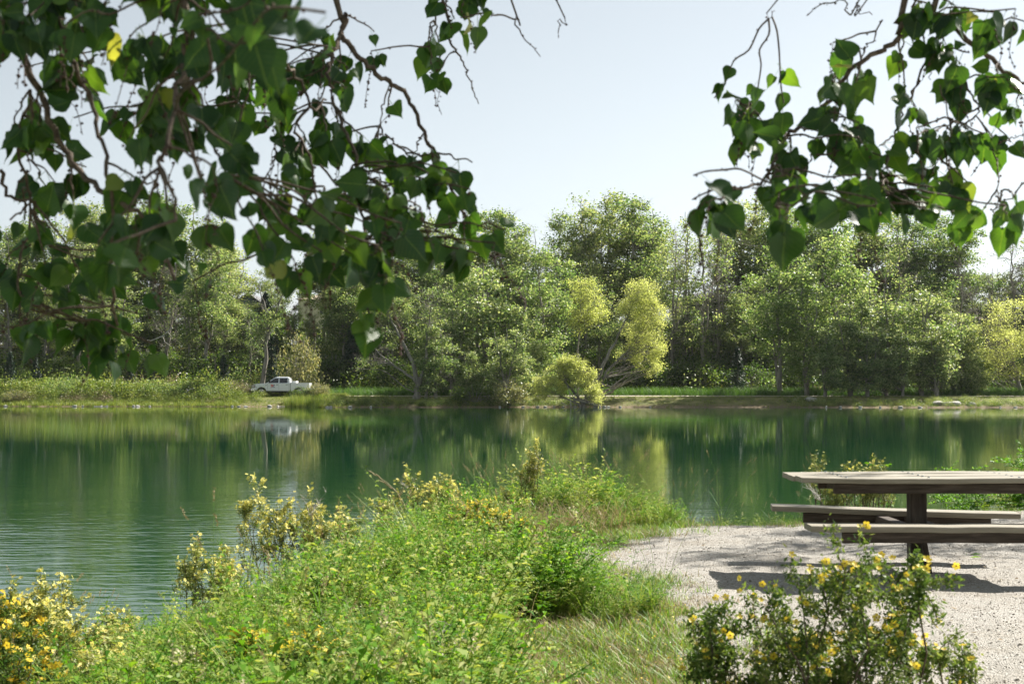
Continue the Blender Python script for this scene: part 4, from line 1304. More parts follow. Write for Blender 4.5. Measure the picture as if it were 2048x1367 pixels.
# ------------------------------------------------------------------ near bank plants
M['vetch'] = leafmat('vetch_leaflet', [(.045, .13, .010), (.09, .22, .02), (.16, .31, .035), (.28, .40, .09)], (1.6, 1.5, .5), .42, rough=.55, spec=.15, nscale=3, hue=.5)
M['vetch_pale'] = leafmat('pale_vetch_leaflet', [(.12, .20, .03), (.20, .29, .05), (.30, .36, .09), (.42, .44, .2)], (1.5, 1.4, .6), .4, rough=.55, spec=.15, nscale=3, hue=.5)
M['vetchflower'] = leafmat('cream_floret', [(.42, .40, .22), (.58, .54, .34)], (1.1, 1.1, .9), .3)
M['cinq_leaf'] = leafmat('cinquefoil_leaflet', [(.04, .085, .02), (.085, .14, .035), (.15, .20, .06), (.25, .27, .11)], (1.5, 1.5, .7), .38, nscale=6, spec=.15)
M['cinq_leaf_pale'] = leafmat('pale_cinquefoil_leaflet', [(.10, .15, .03), (.18, .22, .06), (.28, .31, .10), (.38, .38, .15)], (1.4, 1.4, .8), .3, nscale=6)  # paler leaflet colour, for the pale-flowered shrubs
M['petal'] = leafmat('yellow_petal', [(.70, .50, .03), (.76, .60, .06), (.80, .68, .12)], (1.2, 1.1, .8), .35, rough=.5, spec=.2)
M['petal_pale'] = leafmat('pale_yellow_petal', [(.72, .64, .14), (.78, .72, .22), (.82, .78, .32)], (1.1, 1.1, .8), .35, rough=.5, spec=.2)
M['flower_eye'] = noisemat('flower_eye', [(.40, .20, .01), (.5, .3, .02)], 50, .8)
M['stemgreen'] = leafmat('green_stem', [(.08, .13, .03), (.14, .2, .06)], (1, 1, 1), .1)


def vetch(seed, h=.5, stems=8, flowers=1):
    a = Acc(); C = []; Dn = []
    for s in range(stems):
        ang = rng.uniform(0, 6.28); ln = rng.uniform(.55, 1.1) * h
        d = np.array([math.cos(ang), math.sin(ang), 0])
        t = np.linspace(0, 1, 6)[:, None]
        out = rng.uniform(.3, .9)
        p = d * ln * out * t ** 1.3 + np.array([0, 0, 1]) * ln * (t - .25 * out * t * t)
        tube(a, p, np.linspace(.003, .0015, 6), 3, 0, cap=False)
        for k in range(9):
            tt = .18 + .8 * k / 9
            b = np.array([np.interp(tt, t[:, 0], p[:, i]) for i in range(3)])
            la = ang + (k % 2 * 2 - 1) * rng.uniform(.5, 1.3)
            ld = nrm(np.array([math.cos(la), math.sin(la), rng.uniform(.05, .7)])); L = rng.uniform(.08, .14)
            sd = nrm(np.cross(ld, [0, 0, 1]))
            for m in range(7):
                u = (m + .6) / 7
                c = b + ld * L * u + np.array([0, 0, -.03 * u * u])
                for sg in (-1, 1):
                    lv = nrm(sd * sg + ld * .35 + np.array([0, 0, rng.uniform(-.15, .25)]))
                    C.append((c, lv, .026 * (1 - .35 * u)))
        if rng.uniform() < .09 * flowers:
            e = p[-1]
            fp = e + rng.normal(size=(26, 3)) * np.array([.008, .008, .022]) + np.array([0, 0, .03])
            quads(a, fp, .012, .008, mi=1)
    c = np.array([x[0] for x in C]); l = np.array([x[1] for x in C]); w = np.array([x[2] for x in C])[:, None]
    nn = nrm(np.array([0, 0, 1.]) + rng.normal(0, .35, (len(c), 3))); v = nrm(np.cross(nn, l))
    V = np.stack([c, c + l * w * .5 + v * w * .24, c + l * w, c + l * w * .5 - v * w * .24], 1).reshape(-1, 3)
    a.add(V, np.arange(len(V)).reshape(-1, 4), 0)
    return a.mesh('vetch_plant', [M['vetch'], M['vetchflower']])


def weed(h=.5):
    a = Acc()
    for s in range(7):
        ang = rng.uniform(0, 6.28); d = np.array([math.cos(ang), math.sin(ang), 0]); hh = h * rng.uniform(.6, 1.25)
        t = np.linspace(0, 1, 6)[:, None]
        p = d * hh * .45 * t ** 1.4 + np.array([0, 0, hh]) * t
        tube(a, p, np.linspace(.0022, .0012, 6), 3, 0, cap=False)
        for k in range(20):
            b = np.array([np.interp(.1 + .9 * k / 20, t[:, 0], p[:, i]) for i in range(3)])
            la = k * 2.4 + rng.normal(0, .4); ld = nrm(np.array([math.cos(la), math.sin(la), rng.uniform(.1, .9)]))
            L = rng.uniform(.05, .085) * (1.1 - .5 * k / 20); sd = nrm(np.cross(ld, [0, 0, 1]))
            m_ = b + ld * L * .5 + np.array([0, 0, .006]); e = b + ld * L + np.array([0, 0, -.012])
            a.add([b, m_ + sd * L * .2, e, m_ - sd * L * .2], [[0, 1, 2, 3]])
    return a.mesh('broad_weed', [M['vetch']])


def seed_grass(h, n, mat, headmat):
    a = Acc()
    for i in range(n):
        ang = rng.uniform(0, 6.28); d = np.array([math.cos(ang), math.sin(ang), 0]); hh = h * rng.uniform(.7, 1.15)
        t = np.linspace(0, 1, 6)[:, None]
        p = np.array([rng.normal(0, .03), rng.normal(0, .03), 0]) + d * hh * .28 * t ** 2.2 + np.array([0, 0, hh]) * t - np.array([0, 0, .07 * hh]) * t ** 4
        tube(a, p, np.linspace(.0016, .0009, 6), 3, 0, cap=False)
        q = p[-1] + nrm(p[-1] - p[-2]) * np.linspace(0, .07, 30)[:, None] + rng.normal(0, .0028, (30, 3))
        quads(a, q, .012, .004, mi=1, droop=nrm(p[-1] - p[-2]))
        for k in range(3):
            la = rng.uniform(0, 6.28); s = p[rng.integers(0, 3)]
            e = np.array([math.cos(la), math.sin(la), 1.1]) * .16
            sd = np.array([-math.sin(la), math.cos(la), 0]) * .003
            a.add([s - sd, s + sd, s + e * .6 + sd * .8, s + e * .6 - sd * .8], [[0, 1, 2, 3]])
            a.add([s + e * .6 - sd * .8, s + e * .6 + sd * .8, s + e + np.array([math.cos(la), math.sin(la), -.6]) * .04], [[0, 1, 2]])
    return a.mesh('seed_grass', [mat, headmat])


vp = [vetch(i, .46 + .05 * (i % 3)) for i in range(6)]
vp += [weed(.5), weed(.62), weed(.45)]
for k_v in (1, 3, 4, 7):
    vp[k_v].materials[0] = M['vetch_pale']
gp = [blade_tuft(34, .30, .0065, .06, M['grass'], .7, 3) for _ in range(4)]
hp = [blade_tuft(26, .30, .004, .06, M['hay'], .8, 3) for _ in range(3)]
short = [blade_tuft(46, .07, .0045, .07, M['grass'], .8, 2) for _ in range(3)] + [blade_tuft(34, .06, .004, .07, M['hay'], 1.0, 2) for _ in range(2)]
sp_ = [seed_grass(.75, 4, M['grass'], M['hay']) for _ in range(3)]

shr = [
    (512, 13.6, 962, .13, 1, 110, 'tallest spire of pale yellow flowers by the water, over the vetch slope'),
    (575, 13.2, 1010, .30, 1, 130, 'pale yellow flowering shrub just beside the tall spire'),
    (640, 13.4, 1020, .26, 1, 100, 'flowering shrub with bare grey twigs above it, between the spire and the crest'),
    (395, 11.8, 1085, .16, 1, 60, 'low flowering shrub at the waterline below the spire'),
    (445, 12.0, 1100, .22, 1, 70, 'low spreading flowering shrub under the tall spire'),
    (690, 14.0, 1000, .14, 1, 40, 'small yellow flower tuft against the water beside the crest'),
    (775, 15.2, 1000, .16, 1, 50, 'small flowering shrub at the end of the crest beside the tall seed head'),
    (852, 14.2, 950, .30, 1, 120, 'broad pale flowering shrub on top of the crest'),
    (900, 14.6, 962, .22, 1, 60, 'flowering shrub next to the broad one on the crest'),
    (935, 12.6, 1000, .36, 0, 90, 'golden flowering shrub at the middle of the green slope'),
    (1002, 12.2, 1022, .24, 0, 50, 'golden flowering shrub beside the dry grass patch'),
    (1062, 15.0, 897, .12, 1, 50, 'upright flowering stem with a grey dead top above the crest'),
    (1015, 14.6, 985, .2, 1, 50, 'small pale flowering shrub among grass on the crest'),
    (120, 8.9, 1155, .22, 1, 90, 'pale flowering shrub at the water near the lower corner'),
    (190, 8.6, 1238, .24, 1, 60, 'pale flowering shrub next to the vetch near the lower corner'),
    (20, 7.7, 1203, .20, 0, 50, 'orange-yellow flowering shrub cut by the picture edge'),
    (80, 7.2, 1250, .22, 0, 36, 'low golden flowering shrub in the lower corner'),
    (595, 7.6, 1205, .12, 1, 40, 'thin pale flowering shrub low in the middle of the vetch'),
    (520, 6.6, 1265, .22, 0, 60, 'golden flowering shrub at the lower border below the vetch'),
    (620, 6.3, 1232, .16, 0, 34, 'small golden flowering shrub at the lower border beside dead twigs'),
    (30, 6.3, 1290, .26, 0, 36, 'golden flowering shrub filling the very corner'),
    (150, 6.6, 1300, .28, 1, 70, 'pale flowering shrub at the lower border by the corner'),
    (235, 7.2, 1310, .26, 1, 50, 'pale green flowering shrub at the lower border, third from the corner'),
    (110, 8.0, 1215, .28, 1, 80, 'pale flowering shrub behind the corner ones'),
    (50, 8.6, 1195, .26, 1, 70, 'pale flowering shrub at the picture edge by the water'),
    (250, 9.0, 1230, .22, 1, 40, 'small pale flowering shrub at the edge of the vetch by the water'),
    (790, 6.6, 1290, .22, 0, 40, 'low flowering shrub with dead brown twigs at the lower border'),
]
SHRUB_SPOTS = [((q[0] - 1024) / F * q[1], q[1], q[3]) for q in shr]
n = 26000
X = rng.uniform(-6.5, 5.5, n); Y = rng.uniform(4.3, 19.5, n)
S = shore_s(X, Y); Dg = grav_d(X, Y)
inview = np.abs(X) < Y * .36 + .9
# lawn near the pad, low growth
lawn = ((X > -.35 + .25 * (Y - 8)) & (Y < 8.9) & (X > -.1)) | ((Dg > -.25))
tall = (S > .05) & (Dg < -.12) & inview & ~lawn
for qx, qy, qr in SHRUB_SPOTS:
    tall &= ~((np.hypot(X - qx, Y - qy) < qr * .8) | ((np.abs(X - qx * Y / qy) < qr * .5) & (Y < qy) & (Y > qy - .45)))
dens = np.where(Y < 9, .95, .7)
dry = np.exp(-(((X - .55) / .55) ** 2 + ((Y - 13.0) / 2.2) ** 2))
tall &= ~((X < -1.75) & (Y < 8.6) & (rng.uniform(size=n) < .85))
pv = tall & (rng.uniform(size=n) < dens * (1 - .75 * dry))
hgt = .95 + .3 * hash_noise(X, Y, 1.1, 7) * .6
hgt = hgt * (.45 + .55 * sm((-Dg - .1) / .9)) * (.8 + .2 * sm(S / 1.2))
hgt = hgt * (1 - .25 * sm((-.8 - X) / 1.0)) * (.8 + .35 * rng.uniform(size=n) * (hash_noise(X, Y, .6, 21) > 0))
hgt = hgt * np.where((X > 1.0) & (Y > 15.5), .85, 1)
tmix = rng.uniform(size=n)
gv = hash_noise(X, Y, 1.7, 12)
is_grass = tmix < (.22 + .35 * (gv > .35))
a_ = pv & ~is_grass
zz = ground_z(X, Y) - .015
scatter('vetch', 'feathery green vetch covering the near bank', np.stack([X, Y, zz], -1)[a_], rand_rot(int(a_.sum()), .12), (hgt * rng.uniform(.7, 1.3, n))[a_], np.where(rng.uniform(size=n) < .32, rng.integers(6, 9, n), rng.integers(0, 6, n))[a_], vp)
a_ = pv & is_grass
scatter('long_grass', 'long green grass blades among the vetch on the near bank', np.stack([X, Y, zz], -1)[a_], rand_rot(int(a_.sum()), .1), (hgt * rng.uniform(.9, 1.7, n))[a_], rng.integers(0, 4, int(a_.sum())), gp)
a_ = tall & (rng.uniform(size=n) < .75 * dry + .015)
scatter('dry_grass', 'dry straw-coloured grass at the crest of the near bank', np.stack([X, Y, zz], -1)[a_], rand_rot(int(a_.sum()), .1), rng.uniform(.7, 1.4, int(a_.sum())), rng.integers(0, 3, int(a_.sum())), hp)
crest = tall & (rng.uniform(size=n) < np.where(Y > 14, .045, .012))
scatter('seed_grass', 'tall grass stalks with seed heads above the near bank', np.stack([X, Y, zz], -1)[crest], rand_rot(int(crest.sum()), .1), rng.uniform(.7, 1.25, int(crest.sum())), rng.integers(0, 3, int(crest.sum())), sp_)
n = 15000
X2 = rng.uniform(-1.2, 6, n); Y2 = rng.uniform(4.6, 18, n)
D2 = grav_d(X2, Y2); S2 = shore_s(X2, Y2)
k_ = (S2 > .4) & (np.abs(X2) < Y2 * .36 + .6) & ((D2 < -.02) | ((D2 < .6) & (rng.uniform(size=n) < .14 + .4 * (X2 < 1.7) * (Y2 > 10.5) * (D2 < .5)))) & (D2 > -1.5)
X2, Y2, D2 = X2[k_], Y2[k_], D2[k_]
scatter('short_grass', 'short trodden grass along the edge of the gravel', np.stack([X2, Y2, ground_z(X2, Y2) - .005], -1), rand_rot(len(X2), .1), rng.uniform(.6, 1.4, len(X2)), np.where(rng.uniform(size=len(X2)) < .5, rng.integers(3, 5, len(X2)), rng.integers(0, 3, len(X2))), short)


# gravel stones
def pebble(seed):
    bm = bmesh.new(); bmesh.ops.create_icosphere(bm, subdivisions=1, radius=.5)
    r = np.random.default_rng(seed)
    for v in bm.verts: v.co = Vector(np.array(v.co) * r.uniform(.7, 1.1, 3) * np.array([1, .8, .6]))
    me = bpy.data.meshes.new('pebble'); bm.to_mesh(me); bm.free()
    return me


def pebble_mat():
    m, N, L = newmat('gravel_pebble')
    oi = N.new('ShaderNodeObjectInfo'); r = ramp(N, [(.13, .11, .085), (.30, .265, .22), (.40, .37, .325), (.60, .57, .52)], [0, .4, .8, 1])
    L.new(oi.outputs['Random'], r.inputs[0])
    pb = N.new('ShaderNodeBsdfPrincipled'); pb.inputs['Roughness'].default_value = .9; L.new(r.outputs[0], pb.inputs['Base Color'])
    o = N.new('ShaderNodeOutputMaterial'); L.new(pb.outputs[0], o.inputs[0])
    return m


M['pebble'] = pebble_mat()
pbs = []
for i in range(4):
    me = pebble(i); me.materials.append(M['pebble']); pbs.append(me)
n = 42000
u = rng.uniform(0, 1, n)
Y3 = 6.3 + 11 * u ** 1.25; X3 = rng.uniform(.3, 7.0, n)
k_ = (grav_d(X3, Y3) > rng.uniform(-.15, .02, n)) & (X3 < Y3 * .37 + .3)
X3, Y3 = X3[k_], Y3[k_]
scatter('gravel', 'loose crushed stones lying on the gravel pad', np.stack([X3, Y3, np.maximum(pad_z(X3, Y3), ground_z(X3, Y3)) + .001], -1), rand_rot(len(X3), .6), rng.lognormal(math.log(.0085), .42, len(X3)), rng.integers(0, 4, len(X3)), pbs)
#PART3

# ------------------------------------------------------------------ shrubby cinquefoils on the near bank
def flower_mesh(mat, r=.013):
    a = Acc()
    for k in range(5):
        t = k * 2 * math.pi / 5
        d = np.array([math.cos(t), math.sin(t), 0]); e = np.array([-d[1], d[0], 0])
        a.add([d * r * .12, d * r * .55 + e * r * .42 + [0, 0, .002], d * r * .95 + e * r * .3 + [0, 0, .004], d * r * 1.02 - e * r * .3 + [0, 0, .004], d * r * .55 - e * r * .42 + [0, 0, .002]], [[0, 1, 2, 3, 4][::-1]], 0)
    t = np.arange(6) / 6 * 6.283
    a.add(np.stack([np.cos(t) * r * .25, np.sin(t) * r * .25, np.full(6, .003)], -1), [list(range(6))], 1)
    return a.mesh('flower', [mat, M['flower_eye']])


FL = flower_mesh(M['petal']); FLP = flower_mesh(M['petal_pale'])


def gen_cinq(H, spread, nst, leaves, leafm, flm, nfl, fr=.013, loose=.06, tilt=(0, 0), tipl=None):
    """returns stems mesh, foliage mesh, flowers mesh, flower spots"""
    st = Acc(); fo = Acc(); fl = Acc(); spots = []
    tips = []
    for s in range(nst if tipl is None else len(tipl)):
        ang = rng.uniform(0, 6.28); o = rng.uniform(.1, 1) ** .6
        tip = np.array([math.cos(ang) * spread * o + tilt[0], math.sin(ang) * spread * o + tilt[1], (H - .05) * rng.uniform(.55, 1.0) ** .6 * (1 - .25 * o * o)])
        if tipl is not None: tip = tipl[s]
        base = np.array([math.cos(ang), math.sin(ang), 0]) * .05 * rng.uniform(.2, 1)
        q = curve_pts(base, tip, 7, wob=.03, up=.25)
        tube(st, q, np.linspace(.006, .0022, 7), 4, cap=False)
        for k in range(6):
            i = rng.integers(3, 7); b = q[min(i, 6)]
            e = b + nrm(rng.normal(size=3) + [0, 0, 1.2]) * rng.uniform(.05, .16) * H / .9
            qq = curve_pts(b, e, 4, wob=.06)
            tube(st, qq, np.linspace(.0025, .0012, 4), 3, cap=False)
            tips.append((qq, e))
        tips.append((q[4:], q[-1]))
    per = max(4, leaves // len(tips))
    for qq, e in tips:
        t = rng.uniform(0.15, 1.0, per) ** .7
        i = t * (len(qq) - 1); i0 = np.floor(i).astype(int).clip(0, len(qq) - 2); f = (i - i0)[:, None]
        c = qq[i0] * (1 - f) + qq[i0 + 1] * f + rng.normal(0, loose * .33, (per, 3))
        quads(fo, c, rng.uniform(.016, .028, per), rng.uniform(.006, .011, per), bias=np.array([0, 0, .6]))
    order = rng.permutation(len(tips))
    k = 0
    while len(spots) < nfl:
        qq, e = tips[order[k % len(order)]]; k += 1
        if e[2] < H * .55 and k < 400: continue
        for _ in range(rng.integers(1, 4)):
            spots.append(e + rng.normal(0, .02, 3) + np.array([0, 0, .012]))
    spots = spots[:nfl]
    return st.mesh('stems', [M['twig']], True), fo.mesh('foliage', [leafm]), spots


def flowers_mesh(spots, mat, r=.013):
    a = Acc()
    for p in spots:
        nn = nrm(rng.normal(0, .5, 3) + np.array([0, -.35, .8])); u = nrm(np.cross(nn, [1, 0, .1])); v = np.cross(nn, u)
        rr = r * rng.uniform(.8, 1.2)
        a0 = rng.uniform(0, 6)
        for k in range(5):
            t = a0 + k * 2 * math.pi / 5
            d = u * math.cos(t) + v * math.sin(t); e = -u * math.sin(t) + v * math.cos(t)
            a.add([p + d * rr * .1, p + d * rr * .6 + e * rr * .42, p + d * rr * 1.05 + nn * .002, p + d * rr * .6 - e * rr * .42], [[0, 3, 2, 1]], 0)
        a.add([p + (u * math.cos(t) + v * math.sin(t)) * rr * .25 + nn * .002 for t in (0, 1.57, 3.14, 4.71)], [[0, 1, 2, 3]], 1)
    return a.mesh('flowers', [mat, M['flower_eye']])


# near one: every flower is a piece of its own
big_x, big_y = 1.07, 4.75
def tips(lst, Y, x0):
    return [P(a, b, Y + rng.normal(0, .13)) + np.array([-x0, -Y, -.065]) for a, b in lst]


big = thing('cinquefoil_shrub', 'loose dark green shrub with deep yellow flowers, close in front of the picnic table', 'flowering shrub', (big_x, big_y, gz(big_x, big_y)))
stA, foA, spA = gen_cinq(1.0, .5, 20, 13500, M['cinq_leaf'], M['petal'], 120, loose=.05, tipl=tips([(1512, 1205), (1535, 1180), (1565, 1172), (1605, 1165), (1645, 1130), (1690, 1108), (1712, 1104), (1745, 1118), (1640, 1205), (1700, 1240), (1585, 1265), (1500, 1270), (1760, 1225), (1790, 1290), (1470, 1310), (1545, 1330), (1660, 1300), (1735, 1320), (1610, 1230), (1720, 1170)], 4.75, 1.07))
link('stems', stA, big); link('foliage', foA, big)


def put_flowers(parent, spots, me, s=1.0, toward=-.5):
    for p in spots:
        o = bpy.data.objects.new('flower', me); COL.objects.link(o); o.parent = parent
        nn = Vector(nrm(rng.normal(0, .45, 3) + np.array([0, toward, .7])))
        o.location = p
        o.rotation_euler = (nn.to_track_quat('Z', 'Y') @ Euler((0, 0, rng.uniform(0, 6))).to_quaternion()).to_euler()
        o.scale = [s * rng.uniform(.8, 1.2)] * 3


put_flowers(big, spA, FL, .92, -.8)
# its taller arm to the side, in front of the post
big2 = thing('cinquefoil_shrub', 'smaller flowering shrub beside the largest one, its flowers before the table post', 'flowering shrub', (1.36, 4.9, gz(1.36, 4.9)))
st2, fo2, sp2 = gen_cinq(.98, .14, 6, 3400, M['cinq_leaf'], M['petal'], 34, loose=.042, tipl=tips([(1785, 1148), (1812, 1125), (1838, 1140), (1822, 1190)], 4.9, 1.36))
link('stems', st2, big2); link('foliage', fo2, big2); put_flowers(big2, sp2, FL)
big4 = thing('cinquefoil_shrub', 'low dark flowering shrub at the grass edge, beside the largest one', 'flowering shrub', (.68, 4.8, gz(.68, 4.8)))
st4, fo4, sp4 = gen_cinq(.80, .15, 8, 4200, M['cinq_leaf'], M['petal'], 34, loose=.05, tipl=tips([(1392, 1212), (1418, 1205), (1400, 1262), (1440, 1250), (1450, 1300)], 4.8, .68))
link('stems', st4, big4); link('foliage', fo4, big4); put_flowers(big4, sp4, FL, .92, -.8)
big3 = thing('cinquefoil_shrub', 'sparse twiggy flowering shrub with few flowers, nearest the picture edge beside the gravel', 'flowering shrub', (1.55, 4.95, gz(1.55, 4.95)))
st3, fo3, sp3 = gen_cinq(.68, .26, 8, 3000, M['cinq_leaf'], M['petal'], 22, loose=.045, tipl=tips([(1842, 1255), (1872, 1262), (1930, 1268), (1905, 1305), (1950, 1335), (1860, 1330)], 4.95, 1.55))
link('stems', st3, big3); link('foliage', fo3, big3); put_flowers(big3, sp3, FL)

# others, smaller in view: (px, ground distance, x offset by px, height, spread, pale?, label)
for px, Y, top, spd, pale, nf, lab in shr:
    x = (px - 1024) / F * Y
    z = max(gz(x, Y), WATER - .05)
    H = (P(px, top, Y)[2] - z) * 1.1
    o = thing('cinquefoil_shrub', lab, 'flowering shrub', (x, Y, z))
    a, b, c = gen_cinq(H, spd, max(6, int(spd * 46)), int(3000 + 11000 * spd), M['cinq_leaf_pale'] if pale else M['cinq_leaf'], None, int(nf * 2.8), loose=.05)
    link('stems', a, o); link('foliage', b, o)
    f = link('flowers', flowers_mesh(c, M['petal_pale'] if pale else M['petal'], .016), o); f['kind'] = 'stuff'
# shrub behind the table, at the near waterline
x, Y = (1700 - 1024) / F * 15.9, 15.9
o = thing('cinquefoil_shrub', 'round flowering shrub at the waterline behind the picnic table', 'flowering shrub', (x, Y, gz(x, Y)))
st_ = Acc(); fo_ = Acc(); spots = []
for (dx, hh) in ((-.34, .84), (-.2, .62), (-.02, .85), (.12, .7), (.24, .86), (.38, .78)):
    a, b, c = gen_cinq(hh, .12, 7, 2200, M['cinq_leaf_pale'], None, 75, loose=.05)
    for me_, nm in ((a, 'stems'), (b, 'foliage')):
        ob = link(nm, me_, o); ob.location = (dx, 0, 0)
    spots += [p + np.array([dx, 0, 0]) for p in c]
link('flowers', flowers_mesh(spots, M['petal_pale'], .015), o)['kind'] = 'stuff'

# dead twigs
def dead_twigs(label, px, py, Y, h, n, dirx=0.0, name='dead_twigs'):
    a = Acc(); b = P(px, py, Y)
    for i in range(n):
        e = b + np.array([rng.normal(dirx, .5), rng.normal(0, .3), rng.uniform(.4, 1)]) * h
        q = curve_pts(b, e, 5, wob=.06); tube(a, q, np.linspace(.004, .0012, 5), 4, cap=False)
        for k in range(7):
            s = q[rng.integers(1, 5)]; e2 = s + nrm(rng.normal(size=3) + [dirx, 0, .7]) * h * rng.uniform(.15, .35)
            tube(a, curve_pts(s, e2, 3, wob=.08), [.002, .0014, .0008], 3, cap=False)
    tag(link(name, a.mesh(name, [M['deadwood']])), label, 'dead twigs')


dead_twigs('bare grey twigs sticking up over the water beside the tall flower spire', 618, 1030, 13.2, .24, 5)
dead_twigs('grey brush of dead twigs at the end of the crest before the water', 830, 985, 14.4, .18, 7, -.8)
dead_twigs('grey dead plume topping the upright flowering stem', 1066, 945, 15.0, .2, 9, .1)
dead_twigs('white bare twigs by the shrub behind the picnic table', 1640, 1000, 15.6, .22, 6, -.5)
dead_twigs('tangle of brown dead twigs at the lower border', 850, 1345, 6.4, .22, 9, .2)

# big seed head stalk by the water
a = Acc()
q = np.array([P(810, 1010, 13.6), P(795, 985, 13.6), P(775, 965, 13.6), P(748, 946, 13.6)])
tube(a, q, [.003, .003, .002, .001], 4)
for k in range(9):
    b = q[1] + (q[3] - q[1]) * k / 8; d = nrm(q[3] - q[2] + rng.normal(0, .02, 3))
    tube(a, [b, b + d * .035 + rng.normal(0, .006, 3), b + d * .065 + rng.normal(0, .008, 3)], [.002, .006, .001], 5)
tag(link('seed_head', a.mesh('seed_head', [M['hay']])), 'large drooping tan seed head against the water at the end of the crest', 'grass stalk')

# leafy shrub on the near bank beside the table
leafy = Acc(); lst = Acc()
for i in range(80):
    bx_ = rng.normal(0, .55); by_ = rng.normal(0, .35); hh = .84 * rng.uniform(.5, 1.1) * (1 + .25 * (bx_ > .1))
    e = np.array([bx_ + rng.normal(0, .12), by_, hh]); q = curve_pts([bx_, by_, 0], e, 5, wob=.04)
    tube(lst, q, np.linspace(.006, .002, 5), 4, cap=False)
    for k in range(11):
        b = q[rng.integers(1, 5)]; d = nrm(np.array([rng.normal(), rng.normal(), .25]))
        for m in range(6):
            c = b + d * (.03 + .028 * m)
            sd = nrm(np.cross(d, [0, 0, 1]))
            quads(leafy, np.array([c + sd * .02, c - sd * .02]), .05, .022, bias=np.array([0, 0, 1.4]), droop=d * .5)
x, Y = (2005 - 1024) / F * 18.0, 18.0
o = thing('leafy_shrub', 'bright green feathery shrub at the waterline beyond the table end', 'shrub', (x, Y, gz(x, Y) - .03))
link('stems', lst.mesh('stems', [M['stemgreen']]), o); link('foliage', leafy.mesh('foliage', [M['vetch']]), o)
# growth strip along the near waterline behind the table
n = 700
X4 = rng.uniform(3.0, 9.5, n); Y4 = rng.uniform(15.5, 21, n)
k_ = (grav_d(X4, Y4) < -.05) & (shore_s(X4, Y4) > .05)
X4, Y4 = X4[k_], Y4[k_]
scatter('waterside_vetch', 'green plants between the gravel and the water', np.stack([X4, Y4, ground_z(X4, Y4) - .02], -1), rand_rot(len(X4)), rng.uniform(.35, .85, len(X4)) * np.where(X4 > 6, 1.25, .8), rng.integers(0, 6, len(X4)), vp)

# white stones in the lawn
for px, py, w, h, lab in [(1222, 1284, 14, 12, 'small white stone in the grass, nearest the middle'), (1334, 1292, 24, 10, 'flat white stone in the grass near the gravel'), (1358, 1282, 12, 8, 'small pale stone beside the flat white one'), (1120, 1062, 20, 10, 'pale stone on the bare patch at the crest'), (1045, 1103, 30, 14, 'pale stone among the vetch')]:
    g = G(px, py, 0.0)
    me = rock_me('stone', w * g[1] / F / 2, w * g[1] / F / 2 * .8, h * g[1] / F / 2, M['stone'], px, 2)
    tag(link('stone', me, None, (g[0], g[1], gz(g[0], g[1]) + .006)), lab, 'stone')
# fallen leaves and bits of twig on the gravel
a = Acc()
n = 150
X6 = rng.uniform(.8, 6.2, n); Y6 = rng.uniform(7.5, 16.5, n); k_ = grav_d(X6, Y6) > .05
c = np.stack([X6, Y6, pad_z(X6, Y6) + .012], -1)[k_]
quads(a, c, rng.uniform(.02, .055, len(c)), rng.uniform(.012, .035, len(c)), bias=np.array([0, 0, 3.0]))
tag(link('fallen_leaves', a.mesh('fallen_leaves', [M['hay']])), 'dry fallen leaves scattered on the gravel pad', kind='stuff')
for px, py, lab in [(1952, 1106, 'fresh green fallen leaf on the gravel beyond the post'), (1951, 1114, 'second green fallen leaf on the gravel, just nearer than the first')]:
    g = G(px, py, .02); a = Acc()
    a.add([[-.05, 0, 0], [0, -.022, .012], [.055, .004, .004], [.004, .026, .014]], [[0, 1, 2, 3]])
    tag(link('fallen_leaf', a.mesh('fallen_leaf', [M['vetch']]), None, (g[0], g[1], float(pad_z(np.array([g[0]]), np.array([g[1]]))[0]) + .012)), lab, 'leaf')
# tiny yellow flowers in the lawn
a = Acc()
n = 420
X5 = rng.uniform(-.1, 1.25, n); Y5 = rng.uniform(6.3, 9.6, n); k_ = grav_d(X5, Y5) < .05
c = np.stack([X5, Y5, ground_z(X5, Y5) + rng.uniform(.03, .07, n)], -1)[k_]
quads(a, c, .012, .012, bias=np.array([0, -.5, 1.5]))
tag(link('yellow_lawn_flowers', a.mesh('yellow_lawn_flowers', [M['petal']])), 'tiny yellow flowers dotted over the short grass', kind='stuff')


